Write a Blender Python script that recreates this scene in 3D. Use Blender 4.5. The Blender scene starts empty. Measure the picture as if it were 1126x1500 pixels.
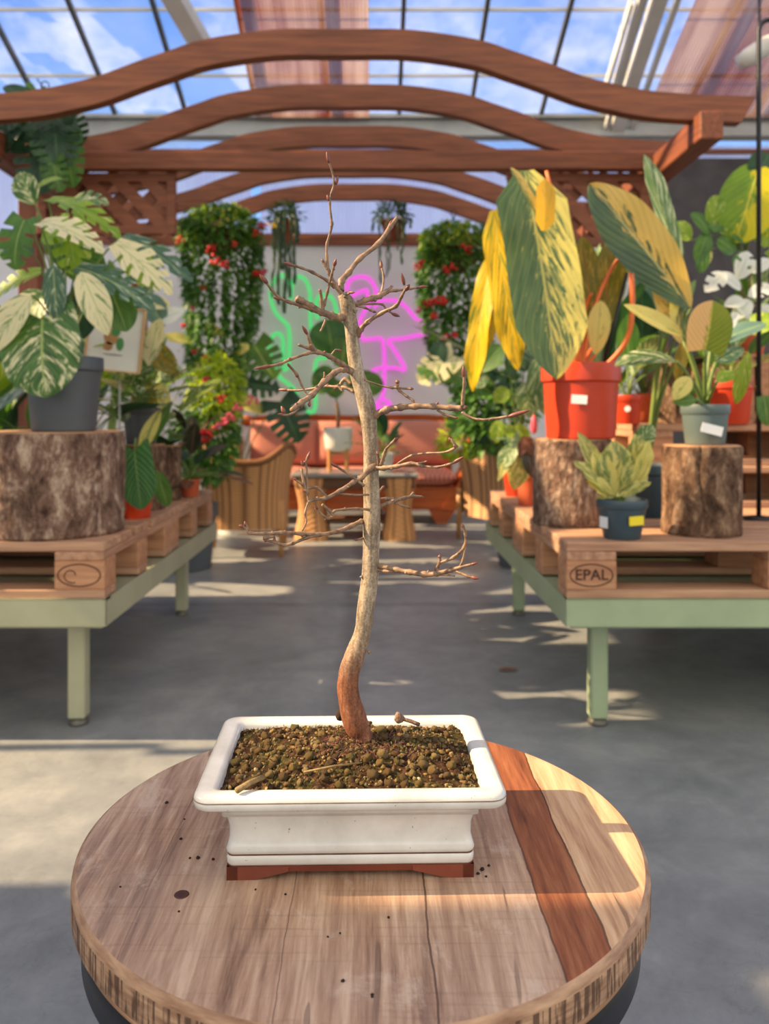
import bpy, math, random
from mathutils import Vector, Matrix, noise
random.seed(7)
R = random.random
def U(a, b): return a + (b - a) * R()
sc = bpy.context.scene
COL = sc.collection
F, X0, Y0, HC = 1200.0, 546.0, 605.0, 0.86
WL = {}

def W(px, py, Y): return Vector(((px - X0) * Y / F, Y, HC - (py - Y0) * Y / F))
def C(r, g, b):
    f = lambda c: (c / 255 / 12.92) if c / 255 <= .04045 else ((c / 255 + .055) / 1.055) ** 2.4
    return (f(r), f(g), f(b), 1)

# ------------------------------------------------------------------ mesh builder
class MB:
    def __init__(s): s.v = []; s.f = []; s.m = []; s.uv = {}; s.col = {}
    def add(s, vs, fs, mi=0, uv=None):
        o = len(s.v); s.v += [Vector(p) for p in vs]
        for f in fs: s.f.append([i + o for i in f]); s.m.append(mi)
        if uv:
            for i, t in enumerate(uv): s.uv[o + i] = t
        return o
    def box(s, c, d, rz=0, mi=0, rot=None):
        h = [x / 2 for x in d]
        M = rot if rot is not None else Matrix.Rotation(rz, 3, 'Z')
        vs = [Vector(c) + M @ Vector((x * h[0], y * h[1], z * h[2])) for x in (-1, 1) for y in (-1, 1) for z in (-1, 1)]
        s.add(vs, [(0, 1, 3, 2), (4, 6, 7, 5), (0, 4, 5, 1), (2, 3, 7, 6), (0, 2, 6, 4), (1, 5, 7, 3)], mi)
    def box2(s, a, b, mi=0):
        s.box([(a[i] + b[i]) / 2 for i in range(3)], [abs(b[i] - a[i]) for i in range(3)], 0, mi)
    def rbox(s, c, d, r=.004, rz=0, mi=0):
        # box with chamfered vertical and horizontal edges
        M = Matrix.Rotation(rz, 3, 'Z'); c = Vector(c); hx, hy, hz = [x / 2 for x in d]; r = min(r, hx * .9, hy * .9, hz * .9)
        rings = []
        for z, i in ((-hz, r), (-hz + r, 0), (hz - r, 0), (hz, r)):
            ring = []
            for sx, sy in ((-1, -1), (1, -1), (1, 1), (-1, 1)):
                if sx * sy > 0: a = ((sx * (hx - i), sy * (hy - r)), (sx * (hx - r), sy * (hy - i)))
                else: a = ((sx * (hx - r), sy * (hy - i)), (sx * (hx - i), sy * (hy - r)))
                for p in a: ring.append(c + M @ Vector((p[0], p[1], z)))
            rings.append(ring)
        s.loft(rings, True, True, True, mi)
    def loft(s, rings, closed=True, cap0=True, cap1=True, mi=0, uv=False):
        n = len(rings[0]); vs = [p for r in rings for p in r]; fs = []
        for k in range(len(rings) - 1):
            for i in range(n if closed else n - 1):
                j = (i + 1) % n
                fs.append((k * n + i, k * n + j, (k + 1) * n + j, (k + 1) * n + i))
        if cap0: fs.append(tuple(reversed(range(n))))
        if cap1: fs.append(tuple(range((len(rings) - 1) * n, len(rings) * n)))
        s.add(vs, fs, mi)
    def lathe(s, c, prof, n=32, cap0=True, cap1=True, mi=0, axis=None):
        c = Vector(c)
        Q = Matrix.Identity(3) if axis is None else Vector((0, 0, 1)).rotation_difference(Vector(axis)).to_matrix()
        s.loft([[c + Q @ Vector((r * math.cos(2 * math.pi * i / n), r * math.sin(2 * math.pi * i / n), z)) for i in range(n)] for r, z in prof], True, cap0, cap1, mi)
    def tube(s, pts, rad, n=8, mi=0, caps=True, jit=0):
        pts = [Vector(p) for p in pts]
        if not isinstance(rad, (list, tuple)): rad = [rad] * len(pts)
        rings = []; prev = None
        for i, p in enumerate(pts):
            t = (pts[min(i + 1, len(pts) - 1)] - pts[max(i - 1, 0)])
            if t.length < 1e-9: t = Vector((0, 0, 1))
            t.normalize()
            if prev is None:
                a = Vector((0, 0, 1)) if abs(t.z) < .9 else Vector((1, 0, 0))
                u = t.cross(a).normalized()
            else:
                u = (prev - t * prev.dot(t))
                u = u.normalized() if u.length > 1e-6 else t.orthogonal().normalized()
            prev = u; w = t.cross(u)
            rings.append([p + (u * math.cos(2 * math.pi * k / n) + w * math.sin(2 * math.pi * k / n)) * rad[i] * (1 + (U(-jit, jit) if jit else 0)) for k in range(n)])
        s.loft(rings, True, caps, caps, mi)
    def prism(s, pts2, axis, a, b, mi=0):
        # extrude polygon; axis 'y': pts are (x,z); 'x': (y,z); 'z': (x,y)
        def mk(p, t): return {'y': (p[0], t, p[1]), 'x': (t, p[0], p[1]), 'z': (p[0], p[1], t)}[axis]
        n = len(pts2)
        vs = [mk(p, a) for p in pts2] + [mk(p, b) for p in pts2]
        fs = [tuple(range(n)), tuple(reversed(range(n, 2 * n)))] + [(i, n + i, n + (i + 1) % n, (i + 1) % n) for i in range(n)]
        s.add(vs, fs, mi)
    def build(s, name, mats, parent=None, smooth=False, origin=None):
        me = bpy.data.meshes.new(name)
        org = Vector(origin) if origin is not None else (WL.get(parent.name, Vector((0, 0, 0))) if parent else Vector((0, 0, 0)))
        me.from_pydata([p - org for p in s.v], [], s.f)
        if not isinstance(mats, (list, tuple)): mats = [mats]
        for m in mats: me.materials.append(m)
        me.polygons.foreach_set('material_index', s.m)
        if s.uv:
            l = me.uv_layers.new(name='UVMap')
            for lp in me.loops: l.data[lp.index].uv = s.uv.get(lp.vertex_index, (0, 0))
        me.polygons.foreach_set('use_smooth', [smooth] * len(s.f))
        me.update()
        o = bpy.data.objects.new(name, me); COL.objects.link(o)
        if parent: o.parent = parent
        else: o.location = org
        WL[o.name] = org
        return o

def finish(o):  # consistent normals
    import bmesh
    bm = bmesh.new(); bm.from_mesh(o.data); bmesh.ops.recalc_face_normals(bm, faces=bm.faces); bm.to_mesh(o.data); bm.free()
    return o
def thing(name, label, cat, loc=(0, 0, 0), group=None):
    o = bpy.data.objects.new(name, None); o.empty_display_size = .05; COL.objects.link(o)
    o.location = loc; WL[o.name] = Vector(loc)
    o['label'] = label; o['category'] = cat
    if group: o['group'] = group
    return o
def tag(o, label, cat, group=None, kind=None):
    o['label'] = label; o['category'] = cat
    if group: o['group'] = group
    if kind: o['kind'] = kind
    return o
def struct(o): o['kind'] = 'structure'; return o
def copy_tree(o, parent=None):
    c = o.copy(); COL.objects.link(c)
    if parent: c.parent = parent
    for ch in [x for x in list(o.children)]: copy_tree(ch, c)
    return c
def smooth_path(pts, k=5):
    # Catmull-Rom; pts may be tuples of any length
    P = [tuple(p) for p in pts]; out = []
    for i in range(len(P) - 1):
        a = P[max(i - 1, 0)]; b = P[i]; c = P[i + 1]; d = P[min(i + 2, len(P) - 1)]
        for j in range(k):
            t = j / k
            out.append(tuple(.5 * (2 * b[q] + (c[q] - a[q]) * t + (2 * a[q] - 5 * b[q] + 4 * c[q] - d[q]) * t * t + (3 * b[q] - a[q] - 3 * c[q] + d[q]) * t ** 3) for q in range(len(b))))
    out.append(P[-1]); return out

# ------------------------------------------------------------------ materials
def newmat(name):
    m = bpy.data.materials.new(name); m.use_nodes = True
    nt = m.node_tree; nt.nodes.clear()
    out = nt.nodes.new('ShaderNodeOutputMaterial')
    return m, nt, out
def N(nt, t, **kw):
    n = nt.nodes.new(t)
    for k, v in kw.items():
        if k in n.inputs: n.inputs[k].default_value = v
        else: setattr(n, k, v)
    return n
def ramp(nt, fac, stops):
    r = nt.nodes.new('ShaderNodeValToRGB'); e = r.color_ramp.elements
    while len(e) < len(stops): e.new(.5)
    for i, (p, c) in enumerate(stops): e[i].position = p; e[i].color = c
    nt.links.new(fac, r.inputs[0]); return r.outputs[0]
def mixc(nt, fac, a, b, bt='MIX'):
    n = nt.nodes.new('ShaderNodeMix'); n.data_type = 'RGBA'; n.blend_type = bt
    for i, v in ((0, fac), (6, a), (7, b)):
        if hasattr(v, 'is_output'): nt.links.new(v, n.inputs[i])
        else: n.inputs[i].default_value = v
    return n.outputs[2]
def math_(nt, op, a, b=0.0, c=None):
    n = nt.nodes.new('ShaderNodeMath'); n.operation = op
    for i, v in enumerate([a, b] + ([c] if c is not None else [])):
        if hasattr(v, 'is_output'): nt.links.new(v, n.inputs[i])
        else: n.inputs[i].default_value = v
    return n.outputs[0]
def coords(nt, scale=(1, 1, 1), kind='Object', rnd=False):
    tc = nt.nodes.new('ShaderNodeTexCoord'); mp = nt.nodes.new('ShaderNodeMapping'); mp.inputs['Scale'].default_value = scale
    nt.links.new(tc.outputs[kind], mp.inputs[0])
    if rnd:
        oi = nt.nodes.new('ShaderNodeObjectInfo'); cb = nt.nodes.new('ShaderNodeCombineXYZ')
        q = math_(nt, 'MULTIPLY', oi.outputs['Random'], 37.0)
        nt.links.new(q, cb.inputs[0]); nt.links.new(q, cb.inputs[2]); nt.links.new(cb.outputs[0], mp.inputs['Location'])
    return mp.outputs[0]
def nz(nt, vec, scale=5, detail=4, rough=.55, dist=0):
    n = N(nt, 'ShaderNodeTexNoise', Scale=scale, Detail=detail, Roughness=rough, Distortion=dist)
    nt.links.new(vec, n.inputs['Vector']); return n.outputs['Fac']
def bump(nt, h, strength=.4, dist=.005):
    b = N(nt, 'ShaderNodeBump', Strength=strength, Distance=dist); nt.links.new(h, b.inputs['Height']); return b.outputs[0]
def principled(nt, out, col, rough=.6, metal=0, nrm=None, spec=.5, coat=0):
    p = N(nt, 'ShaderNodeBsdfPrincipled', Roughness=rough, Metallic=metal)
    p.inputs['Specular IOR Level'].default_value = spec; p.inputs['Coat Weight'].default_value = coat
    if hasattr(col, 'is_output'): nt.links.new(col, p.inputs['Base Color'])
    else: p.inputs['Base Color'].default_value = col
    if nrm is not None: nt.links.new(nrm, p.inputs['Normal'])
    if out: nt.links.new(p.outputs[0], out.inputs[0])
    return p
def M(name, c1, c2=None, scale=8, rough=.6, b=.2, stretch=(1, 1, 1), metal=0, spec=.5, coat=0, dist=.004, rnd=True):
    m, nt, out = newmat(name); v = coords(nt, stretch, 'Object', rnd)
    f = nz(nt, v, scale, 6, .6)
    col = ramp(nt, f, [(.3, c1), (.7, c2 or c1)])
    principled(nt, out, col, rough, metal, bump(nt, f, b, dist) if b else None, spec, coat)
    return m

def leafmat(name, g1, g2, cream=None, amount=.5, vs=(3, 3), edge=.08, vein=None, trans=.4, side=None, rough=.38, hard=.04):
    """green blade, noise variegation in blade coordinates; u along, v across (0..1)"""
    m, nt, out = newmat(name)
    uv = coords(nt, (1, 1, 1), 'UV')
    sep = nt.nodes.new('ShaderNodeSeparateXYZ'); nt.links.new(uv, sep.inputs[0])
    oi = nt.nodes.new('ShaderNodeObjectInfo'); a0 = math_(nt, 'ABSOLUTE', math_(nt, 'SUBTRACT', sep.outputs[1], .5))
    cb = nt.nodes.new('ShaderNodeCombineXYZ')
    nt.links.new(math_(nt, 'ADD', math_(nt, 'MULTIPLY', math_(nt, 'SUBTRACT', sep.outputs[0], math_(nt, 'MULTIPLY', a0, .7)), float(vs[0])), math_(nt, 'MULTIPLY', oi.outputs['Random'], 37.0)), cb.inputs[0])
    nt.links.new(math_(nt, 'MULTIPLY', sep.outputs[1], float(vs[1])), cb.inputs[1]); v2 = cb.outputs[0]
    f = nz(nt, v2, 1.6, 7, .68, .5)
    col = ramp(nt, nz(nt, v2, 1.0, 5), [(.35, g1), (.65, g2)])
    if cream:
        th = f
        if side:  # variegation heavier on one half of the blade
            th = math_(nt, 'ADD', f, math_(nt, 'MULTIPLY', math_(nt, 'SUBTRACT', sep.outputs[1], .5), side))
        k = ramp(nt, th, [(max(0, 1 - amount - hard), (0, 0, 0, 1)), (min(1, 1 - amount + hard), (1, 1, 1, 1))])
        col = mixc(nt, k, col, cream)
    # midrib and lateral veins
    a = math_(nt, 'ABSOLUTE', math_(nt, 'SUBTRACT', sep.outputs[1], .5))
    rib = math_(nt, 'LESS_THAN', a, .018)
    lat = math_(nt, 'SINE', math_(nt, 'MULTIPLY', math_(nt, 'SUBTRACT', sep.outputs[0], math_(nt, 'MULTIPLY', a, .7)), 62))
    latk = math_(nt, 'MULTIPLY', math_(nt, 'GREATER_THAN', lat, .93), .16)
    vc = vein or C(170, 190, 110)
    col = mixc(nt, math_(nt, 'MULTIPLY', rib, .8), mixc(nt, latk, col, vc), vc)
    nb = bump(nt, math_(nt, 'ADD', math_(nt, 'MULTIPLY', lat, .5), f), .28, .004)
    p = principled(nt, None, col, rough, 0, nb, .5)
    tr = nt.nodes.new('ShaderNodeBsdfTranslucent'); nt.links.new(mixc(nt, .35, col, C(215, 225, 60), 'MULTIPLY'), tr.inputs[0])
    tr2 = mixc(nt, 1.0, col, (1.25, 1.2, .55, 1), 'MULTIPLY'); nt.links.new(tr2, tr.inputs[0])
    mx = N(nt, 'ShaderNodeMixShader', Fac=trans); nt.links.new(p.outputs[0], mx.inputs[1]); nt.links.new(tr.outputs[0], mx.inputs[2])
    nt.links.new(mx.outputs[0], out.inputs[0])
    return m

def foliagemat(name, c1, c2, c3, trans=.35, sc=9):
    m, nt, out = newmat(name); v = coords(nt, (1, 1, 1), 'Object', True)
    f = nz(nt, v, sc, 4, .7)
    col = ramp(nt, f, [(.3, c1), (.5, c2), (.68, c3)])
    p = principled(nt, None, col, .45)
    tr = nt.nodes.new('ShaderNodeBsdfTranslucent'); nt.links.new(mixc(nt, 1.0, col, (1.2, 1.2, .6, 1), 'MULTIPLY'), tr.inputs[0])
    mx = N(nt, 'ShaderNodeMixShader', Fac=trans); nt.links.new(p.outputs[0], mx.inputs[1]); nt.links.new(tr.outputs[0], mx.inputs[2])
    nt.links.new(mx.outputs[0], out.inputs[0]); return m

m_terra = M('terracotta', C(134, 66, 44), C(104, 48, 32), 20, .8, .15)
m_green_metal = M('sage_enamel', C(160, 176, 140), C(142, 158, 126), 6, .45, .05)
m_green_metal_l = M('pale_olive_enamel', C(170, 170, 140), C(154, 154, 126), 6, .45, .05)
m_rust = M('galvanised', C(120, 118, 108), C(90, 86, 78), 14, .5, .2, metal=.6)
m_black = M('black_steel', C(34, 34, 36), C(22, 22, 24), 12, .4, .1, metal=.3)
m_palletw = M('pallet_timber', C(196, 146, 110), C(150, 100, 72), 3, .8, .5, (14, 14, 14))
def plankmat(name, a, b, axis=0, rough=.7, strength=.4):
    st = [30, 30, 30]; st[axis] = 2.2
    return M(name, a, b, 1.6, rough, strength, tuple(st))
m_deckx = plankmat('sawn_board_x', C(200, 158, 124), C(146, 104, 80), 0)
m_decky = plankmat('sawn_board_y', C(196, 152, 118), C(142, 100, 76), 1)
m_block = plankmat('pallet_block_wood', C(198, 148, 108), C(154, 104, 74), 0)
m_pergx = plankmat('stained_larch_x', C(146, 84, 52), C(104, 56, 34), 0, .6, .3)
m_pergy = plankmat('stained_larch_y', C(150, 84, 52), C(106, 56, 34), 1, .6, .3)
m_pergz = plankmat('stained_larch_z', C(140, 78, 50), C(98, 52, 34), 2, .6, .3)
m_sofaw = plankmat('honey_varnish', C(190, 98, 40), C(150, 70, 26), 0, .35, .1)
m_grey_pot = M('anthracite_plastic', C(84, 90, 94), C(70, 76, 82), 3, .45, .03)
m_blue_pot = M('slate_plastic', C(62, 80, 90), C(50, 68, 78), 3, .45, .03)
m_sage_pot = M('grey_green_plastic', C(96, 110, 108), C(82, 98, 98), 3, .45, .03)
m_orange = M('orange_plastic', C(196, 62, 28), C(178, 52, 22), 3, .4, .03)
m_orange2 = M('clay_orange', C(206, 98, 58), C(180, 80, 46), 8, .7, .1)
m_white = M('white_ceramic', C(226, 224, 214), C(206, 206, 200), 4, .35, .03)
m_label = M('white_label', C(225, 228, 230), C(210, 214, 218), 4, .5, 0)
m_yellow = M('yellow_label', C(240, 220, 40), C(228, 204, 30), 4, .5, 0)
m_soil_dark = M('potting_soil', C(52, 36, 26), C(28, 20, 15), 60, .95, .8)
m_stem = M('green_stem', C(120, 140, 70), C(88, 110, 48), 10, .5, .05)
m_stem_or = M('orange_stem', C(226, 118, 50), C(190, 84, 36), 10, .45, .05)
m_stem_br = M('woody_stem', C(120, 92, 66), C(84, 62, 46), 20, .8, .3)
m_galv = M('grey_steel', C(176, 178, 176), C(150, 152, 152), 3, .45, .05, metal=.35)
m_galv_l = M('white_steel', C(216, 214, 206), C(196, 194, 186), 3, .45, .05)
m_bar = M('glazing_bar', C(96, 98, 92), C(72, 74, 70), 5, .5, .05, metal=.2)
m_red = M('red_petal', C(216, 44, 36), C(186, 28, 30), 12, .5, .05)
m_pink = M('pink_petal', C(226, 96, 110), C(200, 70, 90), 12, .5, .05)
m_yel = M('yellow_petal', C(250, 205, 40), C(235, 180, 30), 12, .5, .05)
m_cutwood = M('cut_wood', C(206, 160, 118), C(160, 112, 80), 12, .8, .3)

def barkmat(name, a, b, c, sc=14):
    m, nt, out = newmat(name); v = coords(nt, (1, 1, .55), 'Object', True)
    f = nz(nt, v, sc, 8, .7, .6); g = nz(nt, v, sc * 4, 4, .7)
    vo = N(nt, 'ShaderNodeTexVoronoi', Scale=sc * 2.4); nt.links.new(v, vo.inputs['Vector'])
    k = math_(nt, 'ADD', math_(nt, 'MULTIPLY', f, .7), math_(nt, 'MULTIPLY', g, .3))
    col = ramp(nt, k, [(.36, a), (.5, b), (.64, c)])
    h = math_(nt, 'ADD', f, math_(nt, 'MULTIPLY', vo.outputs['Distance'], .5))
    principled(nt, out, col, .9, 0, bump(nt, h, 1.0, .02), .2)
    return m
m_bark = barkmat('stump_bark', C(66, 46, 38), C(132, 104, 88), C(206, 182, 158), 22)
m_bark_d = barkmat('stump_bark_dark', C(52, 36, 28), C(112, 86, 68), C(178, 148, 120), 22)

# ------------------------------------------------------------------ camera, light, world
cam = bpy.data.objects.new('camera', bpy.data.cameras.new('camera')); COL.objects.link(cam)
cam.location = (0, 0, HC); cam.rotation_euler = (math.radians(90), 0, 0)
cam.data.sensor_fit = 'AUTO'; cam.data.sensor_width = 36; cam.data.lens = F / 1500 * 36
cam.data.shift_x = (563 - X0) / 1500; cam.data.shift_y = -(750 - Y0) / 1500
cam.data.dof.use_dof = True; cam.data.dof.focus_distance = .81; cam.data.dof.aperture_fstop = 6.2
cam.data.clip_start = .02
sc.camera = cam
sun = bpy.data.objects.new('sun', bpy.data.lights.new('sun', 'SUN')); COL.objects.link(sun)
SD = Vector((-.125, -.004, .0886)).normalized()
sun.rotation_euler = SD.to_track_quat('Z', 'Y').to_euler()
sun.location = (-6, 0, 6)
sun.data.energy = 11.5; sun.data.angle = .0095; sun.data.color = (1, .73, .43)
w = bpy.data.worlds.new('sky'); sc.world = w; w.use_nodes = True
nt = w.node_tree; nt.nodes.clear(); wo = nt.nodes.new('ShaderNodeOutputWorld'); bg = nt.nodes.new('ShaderNodeBackground')
tc = nt.nodes.new('ShaderNodeTexCoord'); sp = nt.nodes.new('ShaderNodeSeparateXYZ'); nt.links.new(tc.outputs['Generated'], sp.inputs[0])
# clear blue ahead, hazy white behind and low
up = ramp(nt, sp.outputs[2], [(0.0, C(150, 142, 132)), (.02, C(226, 226, 226)), (.25, C(122, 168, 234)), (.55, C(80, 130, 220))])
cl = nz(nt, tc.outputs['Generated'], 3.0, 6, .6, .3)
up = mixc(nt, ramp(nt, cl, [(.45, (0, 0, 0, 1)), (.75, (.5, .5, .5, 1))]), up, C(190, 212, 242))
back = ramp(nt, sp.outputs[1], [(0.0, (1, 1, 1, 1)), (.3, (0, 0, 0, 1))])
mp = math_(nt, 'MULTIPLY', sp.outputs[1], -1.0)
haze = ramp(nt, math_(nt, 'ADD', math_(nt, 'MULTIPLY', mp, .5), .5), [(.3, (0, 0, 0, 1)), (.6, (1, 1, 1, 1))])
skyc = mixc(nt, haze, up, (1.0, .95, .88, 1))
skyc = mixc(nt, ramp(nt, sp.outputs[2], [(.0, (0, 0, 0, 1)), (.03, (1, 1, 1, 1))]), (.22, .20, .18, 1), skyc)
hz = ramp(nt, sp.outputs[2], [(.0, (0, 0, 0, 1)), (.03, (1, 1, 1, 1)), (.30, (.05, .05, .05, 1)), (.5, (0, 0, 0, 1))])
skyc = mixc(nt, hz, skyc, (1.9, 1.9, 1.85, 1), 'MULTIPLY')
nt.links.new(skyc, bg.inputs[0]); bg.inputs[1].default_value = 1.22; nt.links.new(bg.outputs[0], wo.inputs[0])
vs_ = sc.view_settings; vs_.view_transform = 'Standard'; vs_.look = 'None'; vs_.gamma = 1; vs_.use_curve_mapping = False; vs_.exposure = 0.12

# ------------------------------------------------------------------ the greenhouse shell
YB = 7.0
def m_concrete():
    m, nt, out = newmat('polished_concrete'); v = coords(nt, (1, 1, 1))
    a = nz(nt, v, 1.3, 8, .7, .8); b_ = nz(nt, v, 7, 8, .7, .4); g = nz(nt, v, 90, 3, .6)
    k = math_(nt, 'ADD', math_(nt, 'MULTIPLY', a, .6), math_(nt, 'MULTIPLY', b_, .4))
    col = ramp(nt, k, [(.3, C(98, 102, 104)), (.5, C(136, 139, 140)), (.7, C(170, 170, 166))])
    col = mixc(nt, math_(nt, 'MULTIPLY', g, .25), col, C(90, 92, 94))
    s = nt.nodes.new('ShaderNodeSeparateXYZ'); nt.links.new(v, s.inputs[0])
    # worn dark seam along the aisle and joints
    wob = math_(nt, 'MULTIPLY', math_(nt, 'SUBTRACT', nz(nt, v, 3, 4), .5), .05)
    d = math_(nt, 'ABSOLUTE', math_(nt, 'ADD', math_(nt, 'ADD', s.outputs[0], .085), wob))
    seam = ramp(nt, math_(nt, 'ADD', d, math_(nt, 'MULTIPLY', nz(nt, v, 6, 5), .05)), [(.03, (1, 1, 1, 1)), (.085, (0, 0, 0, 1))])
    col = mixc(nt, math_(nt, 'MULTIPLY', seam, .42), col, C(58, 60, 62))
    j = math_(nt, 'ABSOLUTE', math_(nt, 'SUBTRACT', s.outputs[1], 3.68))
    jl = ramp(nt, math_(nt, 'ADD', j, math_(nt, 'MULTIPLY', nz(nt, v, 5, 5), .08)), [(.035, (1, 1, 1, 1)), (.09, (0, 0, 0, 1))])
    col = mixc(nt, math_(nt, 'MULTIPLY', jl, .4), col, C(66, 66, 66))
    # hairline cracks and spots
    vo = N(nt, 'ShaderNodeTexVoronoi', Scale=2.6, feature='DISTANCE_TO_EDGE')
    vv = nt.nodes.new('ShaderNodeVectorMath'); vv.operation = 'ADD'; nn = N(nt, 'ShaderNodeTexNoise', Scale=4, Detail=5); nt.links.new(v, nn.inputs['Vector'])
    nt.links.new(v, vv.inputs[0]); nt.links.new(nn.outputs['Color'], vv.inputs[1]); nt.links.new(vv.outputs[0], vo.inputs['Vector'])
    cr = ramp(nt, vo.outputs['Distance'], [(.0, (1, 1, 1, 1)), (.006, (0, 0, 0, 1))])
    col = mixc(nt, math_(nt, 'MULTIPLY', cr, .22), col, C(70, 72, 74))
    principled(nt, out, col, .42, 0, bump(nt, b_, .12, .004), .45)
    return m
mb = MB(); mb.box2((-4.2, -1.5, -.1), (4.6, 8.2, 0)); struct(mb.build('floor', m_concrete()))

m_plaster = M('grey_plaster', C(220, 221, 226), C(206, 208, 214), 2.5, .8, .08)
m_slate = M('dark_board', C(74, 72, 76), C(52, 50, 54), 5, .7, .15)
mb = MB(); mb.box2((-4.2, YB, 0), (2.35, YB + .12, 2.30)); struct(mb.build('wall_back', m_plaster))
mb = MB(); mb.box2((2.37, YB - .12, 0), (4.6, YB, 3.0)); struct(mb.build('wall_right', m_slate))
mb = MB(); mb.box2((-4.2, YB - .05, 2.30), (2.37, YB + .07, 2.385)); struct(mb.build('trim_1', m_pergx))

def m_poly(name, ca, cb, trn=.75, tp=.15):
    m, nt, out = newmat(name); v = coords(nt, (1, 1, 1))
    s = nt.nodes.new('ShaderNodeSeparateXYZ'); nt.links.new(v, s.inputs[0])
    f = nz(nt, coords(nt, (1.0, .10, .10)), 4.2, 3, .6)
    col = ramp(nt, f, [(.35, ca), (.62, cb)])
    d = nt.nodes.new('ShaderNodeBsdfDiffuse'); t = nt.nodes.new('ShaderNodeBsdfTranslucent'); tt = nt.nodes.new('ShaderNodeBsdfTransparent')
    nt.links.new(col, d.inputs[0]); nt.links.new(col, t.inputs[0])
    m1 = N(nt, 'ShaderNodeMixShader', Fac=trn); nt.links.new(d.outputs[0], m1.inputs[1]); nt.links.new(t.outputs[0], m1.inputs[2])
    m2 = N(nt, 'ShaderNodeMixShader', Fac=tp); nt.links.new(m1.outputs[0], m2.inputs[1]); nt.links.new(tt.outputs[0], m2.inputs[2])
    nt.links.new(m2.outputs[0], out.inputs[0]); return m
m_polycarb = m_poly('corrugated_polycarbonate', C(240, 224, 234), C(253, 246, 250), .8, .22)
m_copper = m_poly('red_brown_shade_sheet', C(126, 66, 46), C(200, 170, 152), .6, .10)
def m_glass_():
    m, nt, out = newmat('clear_glazing')
    tp = N(nt, 'ShaderNodeBsdfTransparent', Color=(.93, .95, .97, 1)); g = N(nt, 'ShaderNodeBsdfGlossy', Color=(1, 1, 1, 1), Roughness=.08)
    d = N(nt, 'ShaderNodeBsdfTranslucent', Color=(.9, .93, 1, 1))
    k = nz(nt, coords(nt, (1, 1, 1)), 1.6, 5, .65)
    m0 = nt.nodes.new('ShaderNodeMixShader'); nt.links.new(ramp(nt, k, [(.4, (.04, .04, .04, 1)), (.8, (.35, .35, .35, 1))]), m0.inputs[0])
    nt.links.new(tp.outputs[0], m0.inputs[1]); nt.links.new(d.outputs[0], m0.inputs[2])
    mx = N(nt, 'ShaderNodeMixShader', Fac=.04); nt.links.new(m0.outputs[0], mx.inputs[1]); nt.links.new(g.outputs[0], mx.inputs[2])
    nt.links.new(mx.outputs[0], out.inputs[0]); return m
m_glass = m_glass_()

def corrugated(mb, x0, x1, fn, pitch=.034, amp=.006):
    n = int((x1 - x0) / pitch * 4); fs = []; vs = []
    for i in range(n + 1):
        x = x0 + (x1 - x0) * i / n; a = amp * math.sin(2 * math.pi * (x - x0) / pitch)
        vs += [fn(x, 0, a), fn(x, 1, a)]
    for i in range(n): fs.append((2 * i, 2 * i + 2, 2 * i + 3, 2 * i + 1))
    mb.add(vs, fs)
# corrugated upper back wall in two runs with a clear gap between
mb = MB()
for a, b_ in ((-4.2, -1.04), (-.96, 2.4)):
    corrugated(mb, a, b_, lambda x, t, d: (x, YB + .02 + d, 2.385 + t * .70))
struct(mb.build('wall_back_upper', m_polycarb))
mb = MB(); corrugated(mb, 2.4, 4.6, lambda x, t, d: (x, YB + .02 + d, 3.0 + t * .15)); struct(mb.build('wall_right_upper', m_polycarb))
mb = MB(); mb.box2((-4.2, YB - .02, 3.08), (4.6, YB + .05, 3.11)); struct(mb.build('trim_2', m_pergx))
mb = MB(); mb.box2((-4.2, YB + .01, 3.11), (2.4, YB + .018, 3.24)); struct(mb.build('window_1', m_glass))
mb = MB()
mb.box2((-4.2, YB - .06, 3.21), (4.6, YB + .08, 3.26)); mb.box2((-4.2, YB - .02, 3.26), (4.6, YB + .06, 3.36)); mb.box2((-4.2, YB - .08, 3.36), (4.6, YB + .1, 3.39))
struct(mb.build('trim_3', m_galv))
SL = .39
def roofz(y): return 3.40 + SL * (YB - y)
Ytop = 1.0
# glass roof
mb = MB()
for z in (0,):
    a, b_ = (-4.2, YB, roofz(YB)), (4.6, Ytop, roofz(Ytop))
    vs = [(-4.2, YB, roofz(YB)), (4.6, YB, roofz(YB)), (4.6, Ytop, roofz(Ytop)), (-4.2, Ytop, roofz(Ytop))]
    mb.add(vs, [(0, 1, 2, 3)])
struct(mb.build('ceiling', m_glass))
k = 0
sx = .601
for i in range(-7, 8):
    x = .222 + i * sx
    mb = MB(); s = .016
    y1 = Ytop + .02
    vs = []
    for (yy) in (YB, y1):
        for dx, dz in ((-s, -.05), (s, -.05), (s, -.006), (-s, -.006)): vs.append((x + dx, yy, roofz(yy) + dz))
    mb.add(vs, [(0, 1, 2, 3), (7, 6, 5, 4), (0, 4, 5, 1), (1, 5, 6, 2), (2, 6, 7, 3), (3, 7, 4, 0)])
    k += 1; struct(mb.build('trim_%d' % (9 + k), m_bar))
for i, yy in enumerate((6.55, 5.95, 5.2, 4.2)):
    mb = MB(); mb.box2((-4.2, yy - .008, roofz(yy) - .03), (4.6, yy + .008, roofz(yy) - .008)); struct(mb.build('trim_%d' % (40 + i), m_galv_l))
# red-brown corrugated shade strips under the glass
for nm, a, b_ in (('sheet_a', -.98, -.03), ('sheet_b', 2.28, 4.0)):
    mb = MB(); corrugated(mb, a, b_, lambda x, t, d: (x, YB - .1 - t * 5.0, roofz(YB - .1 - t * 5.0) - .09 + d), .026, .005)
    o = mb.build('roof_shade_sheet', m_copper)
    tag(o, 'red-brown corrugated shade sheet under the glass roof, ' + ('narrow one above the middle of the pergola' if nm == 'sheet_a' else 'wide one at the upper right'), 'shade sheet')
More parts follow.
